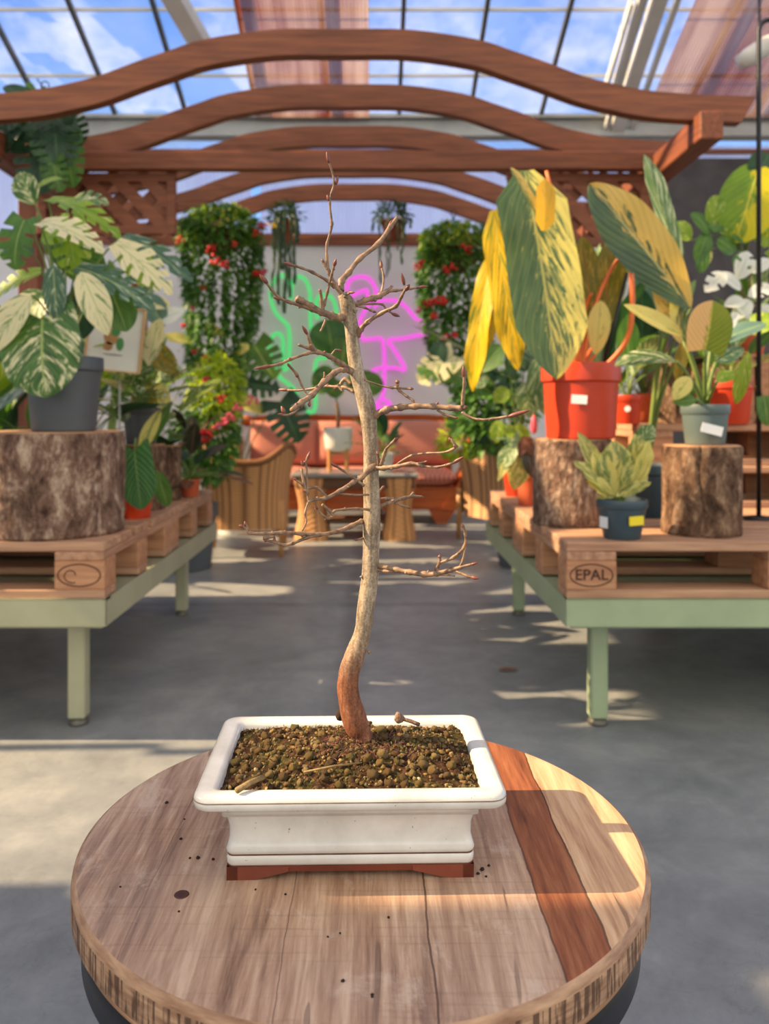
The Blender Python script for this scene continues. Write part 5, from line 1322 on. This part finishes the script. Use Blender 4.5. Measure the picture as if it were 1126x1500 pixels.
mb = MB(); prof_loft(mb, [(.0818, .0001, .016), (.0824, -.00025, .016), (.0830, .0001, .016)], False, False); mb.build('rim_line', M('thin_brown_glaze_line', C(150, 130, 112), C(110, 92, 76), 60, .5, 0), bon, True)
mb2 = MB(); prof_loft(mb2, [(.0060, .0300, .006), (.0126, .0272, .007)], True, True); mb2.build('clay_base', m_terra, bon)
for sx_ in (-1, 1):
    for sy_ in (-1, 1):
        mb = MB(); hx, hy = HX - .0275, HY - .0275
        def P_(x, y, z): return PC + Vector((x * math.cos(yaw) - y * math.sin(yaw), x * math.sin(yaw) + y * math.cos(yaw), z))
        Lx, Ly = .056, .036; pts_t = []; prs = []
        # L-shaped bracket foot, sloping up on the inner ends
        for (ax, L_) in (('x', Lx), ('y', Ly)):
            for a in (0,):
                th = .010
                if ax == 'x': q = [(0, .0), (L_ * .45, .0), (L_ * .62, .0022), (L_, .0072), (L_, .0125), (0, .0125)]
                else: q = [(0, .0), (L_ * .45, .0), (L_ * .62, .0022), (L_, .0072), (L_, .0125), (0, .0125)]
                vs = []
                for d_ in (0, th):
                    for u, z in q:
                        if ax == 'x': vs.append(P_(sx_ * (hx - u), sy_ * (hy - d_), z))
                        else: vs.append(P_(sx_ * (hx - d_), sy_ * (hy - u), z))
                nq = len(q)
                mb.add(vs, [tuple(range(nq)), tuple(reversed(range(nq, 2 * nq)))] + [(i, nq + i, nq + (i + 1) % nq, (i + 1) % nq) for i in range(nq)])
        finish(mb.build('foot', m_terra, bon))
# soil
m, nt, out = newmat('mossy_bonsai_soil'); v = coords(nt, (1, 1, 1)); a = nz(nt, v, 26, 6, .7); b_ = nz(nt, v, 160, 6, .75)
c0 = ramp(nt, b_, [(.3, C(28, 18, 12)), (.5, C(66, 44, 30)), (.7, C(112, 80, 54))])
c0 = mixc(nt, ramp(nt, a, [(.47, (0, 0, 0, 1)), (.62, (.75, .75, .75, 1))]), c0, mixc(nt, ramp(nt, b_, [(.35, (0, 0, 0, 1)), (.65, (1, 1, 1, 1))]), C(40, 42, 20), C(98, 98, 46)))
principled(nt, out, c0, .95, 0, bump(nt, b_, 1.0, .004), .15); m_soil = m
TB = Vector((-.012, .833, 0))   # where the trunk enters the soil
def soil_z(x, y):
    d = math.hypot((x - TB.x) / .085, (y - TB.y) / .055)
    ex = max(0, 1 - (abs(x - PC.x) / .118) ** 6) * max(0, 1 - (abs(y - PC.y) / .077) ** 6)
    return TZ + .079 + .012 * math.exp(-d * d) + (.0045 + .0035 * noise.noise(Vector((x * 40, y * 40, 1)))) * ex + .0026 * noise.noise(Vector((x * 130, y * 130, 3))) + .0012 * noise.noise(Vector((x * 420, y * 420, 5)))
mb = MB(); nx_, ny_ = 170, 112; hx, hy = HX - .021, HY - .021; vs = []; fs = []
for i in range(nx_ + 1):
    for j in range(ny_ + 1):
        x = -hx + 2 * hx * i / nx_; y = -hy + 2 * hy * j / ny_
        wx_ = PC.x + x * math.cos(yaw) - y * math.sin(yaw); wy_ = PC.y + x * math.sin(yaw) + y * math.cos(yaw)
        vs.append(Vector((wx_, wy_, soil_z(wx_, wy_))))
for i in range(nx_):
    for j in range(ny_): fs.append((i * (ny_ + 1) + j, (i + 1) * (ny_ + 1) + j, (i + 1) * (ny_ + 1) + j + 1, i * (ny_ + 1) + j + 1))
mb.add(vs, fs); soil = mb.build('soil', m_soil, bon, True)
m_twig0 = M('wood_sliver_tone', C(150, 126, 80), C(104, 82, 50), 150, .7, .4, dist=.001)
# pebbles
m, nt, out = newmat('pumice_pebble'); v = coords(nt, (1, 1, 1), 'Object', True); a = nz(nt, v, 120, 5, .7)
oi = nt.nodes.new('ShaderNodeObjectInfo'); at = nt.nodes.new('ShaderNodeAttribute'); at.attribute_name = 'tone'
tone = math_(nt, 'FRACT', math_(nt, 'ADD', oi.outputs['Random'], at.outputs['Fac']))
c0 = ramp(nt, tone, [(0, C(96, 72, 44)), (.2, C(150, 120, 70)), (.4, C(104, 92, 48)), (.55, C(172, 146, 96)), (.7, C(78, 52, 34)), (.85, C(124, 92, 54)), (.95, C(96, 66, 44)), (1, C(200, 180, 136))])
c0 = mixc(nt, ramp(nt, a, [(.36, (0, 0, 0, 1)), (.6, (.85, .85, .85, 1))]), c0, C(70, 58, 32))
principled(nt, out, c0, .85, 0, bump(nt, a, .8, .002), .25); m_peb = m
def peb_geo(seed):
    rs = random.Random(seed); vs = []; fs = []; n, k = 9, 6
    sx_, sy_, sz_ = rs.uniform(.7, 1.25), rs.uniform(.7, 1.1), rs.uniform(.6, .9)
    for j in range(k + 1):
        th = math.pi * j / k
        for i in range(n):
            ph = 2 * math.pi * i / n; d = Vector((math.sin(th) * math.cos(ph), math.sin(th) * math.sin(ph), math.cos(th)))
            r_ = 1 + .62 * noise.noise(d * 1.9 + Vector((seed * 3.1, 0, 0)))
            vs.append(Vector((d.x * sx_, d.y * sy_, d.z * sz_)) * r_)
    for j in range(k):
        for i in range(n): fs.append((j * n + i, (j + 1) * n + i, (j + 1) * n + (i + 1) % n, j * n + (i + 1) % n))
    return vs, fs
protos = []
for sd in range(12):
    vs, fs = peb_geo(sd); me = bpy.data.meshes.new('pebble'); me.from_pydata([tuple(v_ * .5) for v_ in vs], [], fs); me.materials.append(m_peb); me.polygons.foreach_set('use_smooth', [True] * len(fs))
    protos.append(me)
rs = random.Random(3); placed = []
sizes = sorted([rs.uniform(.0058, .0090) for _ in range(84)] + [rs.uniform(.0092, .0118) for _ in range(16)], reverse=True)
for s_ in sizes:
    for _ in range(60):
        x = rs.uniform(-hx + .005, hx - .005); y = rs.uniform(-hy + .005, hy - .005) ; y = min(y, rs.uniform(-hy, hy) + .02)
        y = max(-hy + .005, y)
        if all((x - a) ** 2 + (y - b_) ** 2 > ((s_ + c) * .5) ** 2 for a, b_, c in placed) and math.hypot(x - (TB.x - PC.x), y - (TB.y - PC.y)) > .02: break
    placed.append((x, y, s_))
    wx_ = PC.x + x * math.cos(yaw) - y * math.sin(yaw); wy_ = PC.y + x * math.sin(yaw) + y * math.cos(yaw)
    o = bpy.data.objects.new('pebble', protos[rs.randrange(12)]); COL.objects.link(o); o.parent = bon
    o.location = Vector((wx_, wy_, soil_z(wx_, wy_) + s_ * .22)) - PC; o.scale = (s_ * 1.05,) * 3
    o.rotation_euler = (rs.uniform(-.6, .6), rs.uniform(-.6, .6), rs.uniform(0, 6.28))
mb = MB(); tones = []
for q in range(1150):
    x = rs.uniform(-hx + .002, hx - .002); y = rs.uniform(-hy + .002, hy - .002); s_ = rs.choice([rs.uniform(.0015, .003), rs.uniform(.0028, .0055)])
    wx_ = PC.x + x * math.cos(yaw) - y * math.sin(yaw); wy_ = PC.y + x * math.sin(yaw) + y * math.cos(yaw)
    vs, fs = peb_geo(rs.randrange(12)); M_ = Matrix.Rotation(rs.uniform(0, 6.28), 3, 'Z'); c_ = Vector((wx_, wy_, soil_z(wx_, wy_) + s_ * .12))
    mb.add([c_ + M_ @ v_ * (s_ * .5) for v_ in vs], fs); tones += [rs.random()] * len(vs)
g_ = mb.build('gravel', m_peb, bon, True); g_['kind'] = 'stuff'
at_ = g_.data.attributes.new('tone', 'FLOAT', 'POINT'); at_.data.foreach_set('value', tones)
m_moss = foliagemat('moss_tuft', C(60, 58, 26), C(92, 86, 42), C(124, 108, 66), .2, 60)
mb = MB()
def mossfn(r_):
    while True:
        x = r_.uniform(-hx, hx); y = r_.uniform(-hy, hy); wx_ = PC.x + x; wy_ = PC.y + y
        if noise.noise(Vector((wx_ * 24, wy_ * 24, 9))) > .02: break
    return Vector((wx_, wy_, soil_z(wx_, wy_) - .0005)), Vector((0, 0, 1.4))
bits(mb, mossfn, 1500, (.002, .0045), 77, 0, .3); g_ = mb.build('moss', m_moss, bon); g_['kind'] = 'stuff'
mb = MB()
def rootfn(r_):
    x = r_.gauss(TB.x, .03); y = r_.gauss(TB.y - .012, .018)
    return Vector((x, y, soil_z(x, y) + .0006)), Vector((r_.uniform(-1, 1), r_.uniform(-1, 1), .3))
bits(mb, rootfn, 700, (.004, .011), 78, 0, .12); g_ = mb.build('root_fibres', M('reddish_root_fibre', C(104, 58, 48), C(60, 34, 28), 90, .8, 0), bon); g_['kind'] = 'stuff'
for (a, b_) in (((445, 1131), (530, 1117)), ((346, 1158), (385, 1139))):
    Ya = (HC - TZ - .092) * F / (a[1] - Y0); Yb_ = (HC - TZ - .092) * F / (b_[1] - Y0)
    pa, pb = W(a[0], a[1], Ya), W(b_[0], b_[1], Yb_); mb = MB(); mb.tube([pa, (pa + pb) / 2 + Vector((0, 0, .001)), pb], [.0009, .0012, .0007] if a[0] > 400 else .0026, 7, jit=.2)
    mb.build('wood_sliver', m_twig0, bon, True)
# dark debris on the rim and behind the trunk
mb = MB(); p = W(497, 1049, .866)
mb.lathe(p - Vector((0, 0, .004)), [(.003, 0), (.0055, .004), (.005, .009), (.002, .0115)], 8, True, True, axis=(.2, 0, 1)); mb.build('bark_fragment', m_soil_dark, bon, True)
mb = MB(); p = W(586, 1052, .873)
mb.lathe(p - Vector((0, 0, .004)), [(.004, 0), (.006, .004), (.003, .009), (.001, .011)], 8, True, True, axis=(-.3, 0, 1)); mb.tube([p, p + Vector((.012, -.004, -.002)), p + Vector((.02, -.008, -.004))], .002, 6); mb.build('root_fragment', m_bark, bon, True)

# trunk
def m_trunk_():
    m, nt, out = newmat('bonsai_bark'); v = coords(nt, (1, 1, 1)); s = nt.nodes.new('ShaderNodeSeparateXYZ'); nt.links.new(v, s.inputs[0])
    a = nz(nt, coords(nt, (1, 1, .5)), 90, 6, .7); b_ = nz(nt, coords(nt, (1, 1, 1)), 420, 4, .7); lon = nz(nt, coords(nt, (200, 200, 14)), 1, 5, .6)
    k = math_(nt, 'ADD', math_(nt, 'MULTIPLY', a, .4), math_(nt, 'ADD', math_(nt, 'MULTIPLY', b_, .3), math_(nt, 'MULTIPLY', lon, .3)))
    up_ = ramp(nt, k, [(.38, C(84, 70, 56)), (.49, C(134, 118, 98)), (.62, C(186, 170, 146))])
    low = ramp(nt, k, [(.38, C(78, 44, 30)), (.5, C(122, 76, 52)), (.66, C(172, 120, 88))])
    zz = math_(nt, 'ADD', s.outputs[2], math_(nt, 'MULTIPLY', math_(nt, 'SUBTRACT', nz(nt, v, 40, 4), .5), .03))
    f = ramp(nt, zz, [(.155, (1, 1, 1, 1)), (.20, (0, 0, 0, 1))])
    col = mixc(nt, f, up_, low)
    principled(nt, out, col, .65, 0, bump(nt, k, .7, .0015), .3); return m
m_trunk = m_trunk_()
m_twig = M('twig_bark', C(80, 58, 46), C(156, 126, 98), 150, .55, .6, dist=.0012)
m_bud = M('brown_red_bud', C(136, 80, 62), C(86, 44, 38), 120, .45, .2, dist=.001)
TY = .833
def TYf(y): return TY
trk = [(530, 1082, 17), (529, 1074, 15), (523, 1065, 18), (515, 1039, 17.2), (509.5, 1013, 15.5), (510.7, 987, 15.3), (519.2, 961, 14.6), (530.5, 926.6, 12.3), (535.3, 892, 12.6), (542.2, 840, 12.6), (543, 809.5, 12.1), (544.6, 759, 12.1), (543.5, 708, 11.6), (542.5, 657, 10.7), (539, 607, 12.6), (530, 569, 12.4), (522.5, 543, 10.8), (516.5, 505, 9.8), (514.5, 480, 10.0), (511, 461, 10.4), (509, 445, 11.2), (503, 434, 8.6), (501.5, 431.5, 7.6)]
sm = smooth_path(trk, 4); mb = MB(); nseg = 28; pts = []; rad = []
for i, (x, y, r_) in enumerate(sm): pts.append(W(x, y, TY)); rad.append(r_ * TY / F)
mb.tube(pts, rad, nseg)
for q in mb.v:
    d = noise.noise(q * 55) * .0007 + noise.noise(q * 190) * .00035
    q.x += d; q.z += d * .4
for (x, y, r_, ax) in ((520, 455, 3.2, (1, -.3, .2)), (549, 833, 2.4, (1, -.3, 0)), (530, 845, 2.0, (-.8, -.6, 0)), (522, 541, 3, (-1, -.3, 0)), (508, 1030, 3, (-.2, -1, 0)), (540, 955, 2.6, (1, -.2, .4)), (518, 492, 2.4, (1, -.4, -.2))):
    c_ = W(x, y, TY - .004); mb.lathe(c_, [(r_ * TY / F * 1.3, -.001), (r_ * TY / F, .0012), (r_ * TY / F * .5, .0024), (0, .0026)], 10, True, False, axis=ax)
mb.build('trunk', m_trunk, bon, True)
c_ = W(502.5, 432.5, TY)
mb = MB(); mb.lathe(c_, [(.0, .0006), (.0056, .0005), (.0058, 0)], 20, False, False, axis=Vector((-.35, -.35, 1))); mb.build('cut_face', m_cutwood, bon)

cA = crop(340, 200, 3.753); cB = crop(340, 480, 3.945); cC = crop(520, 480, 3.75); cI = lambda p: p
def branch(cv, s, main, subs=(), buds=(), dy=0.0, dy0=0.0, cut=False):
    """main / subs: [(x,y,r)...] in crop pixels; depth drifts by dy from root to tip"""
    mb = MB(); x0, y0 = main[0][:2]
    reach = max(math.hypot(p[0] - x0, p[1] - y0) for L_ in ([main] + list(subs)) for p in L_) or 1
    Yf = lambda x, y: TY + dy0 + dy * (math.hypot(x - x0, y - y0) / reach) ** .9
    rs = random.Random(int(x0 * 3 + y0))
    for L_ in [main] + list(subs):
        pp = smooth_path(L_, 4); pts = []; rad = []
        for i, (x, y, r_) in enumerate(pp):
            Y = Yf(x, y); X_, Z_ = cv((x, y)); pts.append(W(X_, Z_, Y)); k = 1 + (.34 if i % 4 == 0 and 0 < i < len(pp) - 1 else rs.uniform(-.05, .05)); rad.append(max(.0005, r_ * k / s * Y / F))
        mb.tube(pts, rad, 9)
        # leaf scars and spurs
        for i in range(2, len(pts) - 2, 3):
            if rs.random() < .6:
                d = Vector((rs.uniform(-1, 1), rs.uniform(-1, .4), rs.uniform(-1, 1))).normalized(); mb.lathe(pts[i], [(rad[i] * .7, rad[i] * .5), (rad[i] * .5, rad[i] * 1.35), (0, rad[i] * 1.7)], 6, False, False, axis=d)
    o = mb.build('branch', m_twig, bon, True)
    for (xa, ya, xb, yb_, r_) in buds:
        a = W(*cv((xa, ya)), Yf(xa, ya)); b_ = W(*cv((xb, yb_)), Yf(xb, yb_)); L_ = (b_ - a).length; R_ = r_ / s * TY / F
        mb = MB(); mb.lathe(a - (b_ - a) * .08, [(R_ * .55, 0), (R_ * .95, L_ * .25), (R_ * 1.05, L_ * .45), (R_ * .8, L_ * .75), (R_ * .35, L_), (0, L_ * 1.1)], 9, True, False, axis=(b_ - a)); mb.build('bud', m_bud, o, True)
    if cut:
        a = main[-1]; p = W(*cv(a[:2]), Yf(*a[:2])); q = W(*cv(main[-2][:2]), Yf(*main[-2][:2])); d = (p - q).normalized()
        mb = MB(); R_ = a[2] / s * TY / F * .9; mb.lathe(p, [(R_, 0), (R_ * .95, .0003), (0, .0004)], 14, False, False, axis=d); mb.build('cut_end', m_cutwood, o)
    return o
SA, SB, SC = 3.753, 3.945, 3.75
branch(cA, SA, [(610, 880, 14), (565, 815, 12), (532, 745, 9.5), (520, 660, 7.5), (522, 590, 7.5), (546, 490, 7), (536, 370, 6), (546, 310, 6), (560, 255, 6), (545, 180, 5), (529, 140, 5)],
       [[(532, 745, 7), (505, 700, 7), (495, 676, 7)]],
       [(531, 142, 519, 82, 10), (571, 262, 583, 216, 8), (530, 352, 522, 320, 8), (550, 490, 553, 466, 6), (518, 592, 518, 574, 5), (505, 700, 492, 670, 8)], dy=-.02)
branch(cA, SA, [(598, 850, 18), (600, 795, 17), (640, 748, 15), (700, 672, 13), (800, 592, 13), (870, 495, 12), (908, 445, 11)], [], [(862, 492, 880, 456, 8), (800, 600, 812, 592, 6)], dy=.03, cut=True)
branch(cA, SA, [(560, 830, 9), (520, 792, 8), (440, 746, 8), (380, 722, 7), (325, 706, 7)], [], [(330, 708, 284, 693, 10)], dy=-.035)
branch(cA, SA, [(640, 985, 24), (590, 995, 21), (545, 985, 20), (490, 965, 18), (440, 950, 13), (380, 930, 10), (310, 908, 9), (255, 884, 8), (215, 840, 7), (180, 795, 7)],
       [[(485, 962, 15), (430, 930, 17), (380, 905, 19), (352, 888, 20)], [(493, 970, 11), (492, 910, 9), (483, 845, 9)], [(492, 950, 9), (505, 925, 8), (522, 860, 7), (545, 765, 7), (562, 705, 7)], [(515, 1000, 6), (502, 1038, 6), (485, 1072, 6)]],
       [(190, 805, 150, 756, 12), (265, 893, 224, 885, 9), (560, 712, 571, 672, 10), (483, 852, 482, 838, 9)], dy=-.045)
c_ = W(*cA((348, 886)), TY - .03)
branch(cA, SA, [(675, 925, 12), (720, 905, 13), (765, 890, 15), (812, 876, 15), (850, 852, 12), (900, 846, 8), (980, 836, 7), (1030, 828, 6)],
       [[(835, 868, 10), (862, 842, 9), (878, 822, 8)], [(812, 878, 7), (826, 830, 6), (832, 770, 6), (820, 720, 6)], [(680, 930, 7), (730, 942, 6), (760, 955, 6), (785, 965, 5)], [(690, 922, 7), (770, 920, 6), (826, 924, 6), (848, 952, 6), (885, 975, 5)]],
       [(1030, 828, 1078, 823, 9), (820, 722, 815, 678, 10), (880, 974, 922, 990, 10), (772, 962, 794, 966, 7)], dy=.04)
branch(cA, SA, [(690, 1100, 14), (706, 1060, 15), (745, 1020, 12), (820, 970, 11), (900, 932, 10), (930, 880, 8), (950, 842, 7)], [], [(955, 845, 975, 812, 11), (945, 812, 930, 748, 10), (742, 1026, 756, 1012, 12)], dy=-.04)
branch(cA, SA, [(615, 880, 7), (640, 862, 6), (652, 856, 6)], [], [(640, 858, 675, 857, 7)], dy=-.01, dy0=-.006)
branch(cB, SB, [(720, 265, 18), (685, 248, 17), (640, 215, 15), (560, 165, 13), (495, 142, 12), (430, 150, 9), (340, 182, 8), (280, 208, 8), (215, 222, 7)],
       [[(480, 135, 12), (455, 105, 13), (442, 60, 8), (428, 28, 7)], [(475, 132, 9), (432, 116, 8), (382, 99, 8)], [(572, 158, 5), (598, 128, 5), (630, 134, 5)]],
       [(225, 222, 125, 238, 10), (432, 36, 404, -12, 10), (340, 180, 320, 184, 10), (610, 130, 634, 134, 7), (462, 112, 440, 96, 10)], dy=-.05)
branch(cB, SB, [(700, 262, 16), (645, 242, 16), (590, 262, 16), (530, 312, 16), (460, 390, 16), (400, 432, 16), (342, 478, 15)],
       [[(385, 465, 7), (335, 502, 6), (280, 502, 6)], [(532, 300, 5), (532, 255, 5)], [(438, 400, 5), (402, 332, 6), (372, 270, 8), (322, 212, 7)], [(450, 410, 6), (446, 455, 6)]],
       [(300, 492, 283, 452, 11), (295, 502, 262, 500, 7), (375, 450, 362, 438, 14), (376, 285, 370, 262, 10), (330, 222, 318, 206, 8), (447, 436, 444, 458, 9), (532, 290, 531, 280, 9)], dy=-.07)
branch(cB, SB, [(705, 370, 12), (650, 345, 10), (600, 342, 9), (530, 338, 8), (450, 355, 7), (380, 362, 6), (315, 360, 7)], [[(690, 330, 11), (650, 298, 12), (622, 340, 10), (640, 368, 6)]], [(322, 360, 266, 357, 10), (548, 336, 560, 326, 9), (590, 346, 606, 356, 9)], dy=.04)
branch(cB, SB, [(860, 770, 17), (800, 812, 16), (750, 865, 13), (700, 892, 12), (620, 945, 12), (540, 985, 11), (480, 992, 9), (438, 1008, 9)],
       [[(440, 1005, 6), (430, 950, 6), (402, 905, 6), (360, 876, 5)], [(438, 970, 7), (415, 905, 8), (400, 815, 8)], [(438, 960, 7), (432, 880, 7), (428, 810, 7), (418, 770, 7)], [(425, 790, 6), (432, 755, 6), (446, 725, 6)], [(545, 975, 8), (490, 925, 8), (435, 930, 8)], [(438, 1010, 6), (420, 1075, 6), (428, 1120, 5), (404, 1175, 5)], [(622, 960, 7), (700, 966, 6), (785, 966, 6)], [(765, 915, 8), (690, 860, 7), (600, 800, 7)]],
       [(432, 760, 452, 712, 9), (410, 795, 398, 766, 9), (372, 880, 352, 872, 6), (610, 805, 570, 784, 9), (430, 950, 408, 940, 7), (775, 966, 794, 966, 6)], dy=-.06)
branch(cB, SB, [(790, 1052, 8), (720, 1046, 7), (650, 1050, 7), (590, 1060, 7), (578, 1090, 7), (545, 1100, 7), (480, 1040, 7)], [[(520, 1022, 9), (555, 1052, 9), (578, 1085, 9)]], [(492, 1050, 474, 1026, 9)], dy=-.03, dy0=-.008)
branch(cB, SB, [(765, 1120, 15), (745, 1120, 14), (690, 1145, 13), (600, 1180, 12), (500, 1196, 12), (400, 1190, 11), (280, 1185, 10), (180, 1190, 9), (98, 1185, 9), (78, 1160, 7), (50, 1144, 7)],
       [[(95, 1178, 7), (76, 1128, 7)], [(510, 1198, 9), (430, 1215, 9), (350, 1246, 10), (300, 1258, 9), (250, 1240, 8), (192, 1228, 8)], [(245, 1205, 10), (178, 1218, 10)]],
       [(62, 1150, 38, 1142, 9), (78, 1142, 72, 1118, 8), (200, 1230, 182, 1228, 10), (240, 1238, 248, 1212, 9)], dy=-.05)
branch(cB, SB, [(770, 1205, 6), (748, 1220, 6), (712, 1225, 6)], [], [(722, 1224, 704, 1228, 8)], dy=-.01)
branch(cC, SC, [(80, 500, 20), (112, 478, 19), (170, 452, 18), (250, 438, 17), (330, 432, 16), (430, 433, 15), (520, 440, 15), (585, 442, 18)],
       [[(590, 435, 11), (592, 370, 9), (600, 310, 9), (597, 255, 9)], [(588, 462, 10), (620, 486, 7), (680, 505, 7), (760, 500, 7), (840, 487, 8)], [(450, 450, 7), (490, 476, 7), (558, 496, 6)], [(320, 430, 7), (318, 402, 7), (280, 375, 7), (242, 345, 7), (228, 328, 8), (200, 330, 6), (130, 315, 5), (50, 286, 5)], [(238, 332, 7), (312, 336, 6)], [(231, 335, 9), (232, 290, 10)], [(570, 440, 12), (612, 434, 8)]],
       [(598, 270, 594, 208, 12), (845, 488, 962, 452, 12), (300, 336, 322, 336, 8), (592, 446, 620, 432, 9), (548, 495, 566, 496, 6), (232, 306, 231, 286, 12), (445, 425, 458, 408, 8), (320, 420, 320, 442, 8)], dy=-.05)
branch(cC, SC, [(60, 790, 14), (100, 772, 13), (160, 770, 14), (230, 762, 12), (310, 745, 10), (370, 760, 8), (450, 766, 7), (535, 744, 7)],
       [[(232, 748, 6), (310, 702, 6), (400, 690, 6), (480, 686, 6), (528, 672, 8), (550, 650, 8), (522, 612, 8)], [(142, 755, 12), (158, 700, 10), (170, 668, 9)], [(168, 668, 7), (200, 635, 7), (226, 608, 8)], [(130, 760, 8), (124, 685, 8)], [(330, 748, 6), (392, 736, 6)]],
       [(540, 742, 598, 708, 10), (540, 650, 560, 645, 10), (524, 622, 516, 602, 9), (215, 620, 236, 602, 10), (124, 700, 122, 678, 9), (385, 738, 400, 732, 6)], dy=-.05)
branch(cC, SC, [(100, 1000, 12), (132, 985, 12), (200, 955, 11), (270, 936, 9), (320, 925, 8), (368, 930, 7)], [[(300, 930, 7), (320, 905, 7)], [(218, 962, 7), (260, 978, 6), (300, 990, 6)], [(120, 910, 6), (135, 895, 6), (155, 872, 6)], [(120, 942, 8), (165, 940, 8), (212, 938, 8)]], [(355, 928, 378, 930, 8), (285, 984, 306, 992, 7), (148, 882, 162, 868, 7)], dy=.03)
branch(cC, SC, [(110, 1305, 13), (150, 1312, 13), (230, 1330, 13), (300, 1342, 14), (380, 1355, 15), (450, 1350, 14), (530, 1330, 12), (580, 1315, 9), (640, 1300, 7)],
       [[(78, 1322, 9), (160, 1336, 9), (250, 1342, 8)], [(440, 1332, 9), (463, 1292, 9), (464, 1256, 9)], [(468, 1290, 8), (540, 1262, 9), (602, 1200, 9), (605, 1132, 8), (591, 1082, 7)], [(572, 1322, 7), (594, 1272, 7), (606, 1205, 7)], [(555, 1338, 8), (620, 1366, 7), (645, 1371, 6)], [(450, 1355, 7), (548, 1362, 6)]],
       [(635, 1302, 672, 1290, 7), (640, 1370, 680, 1379, 10), (464, 1266, 464, 1246, 10), (595, 1100, 590, 1078, 8), (605, 1196, 612, 1180, 9), (84, 1322, 74, 1318, 9)], dy=-.05)

# dry leaf on the floor
Y = (HC) * F / (984 - Y0); p = Vector(((745 - X0) * Y / F, Y, .002)); mb = MB()
leafgeo(mb, p + Vector((-.035, 0, .002)), p + Vector((.035, .005, .002)), .03, up=(0, 0, 1), droop=.12, fold=.3, curl=.1)
m_dry = M('dry_brown_leaf', C(140, 92, 56), C(96, 60, 40), 30, .8, .2)
tag(mb.build('dry_leaf', m_dry, smooth=True, origin=p), 'dry brown leaf lying on the concrete floor in front of the right bench leg', 'leaf')
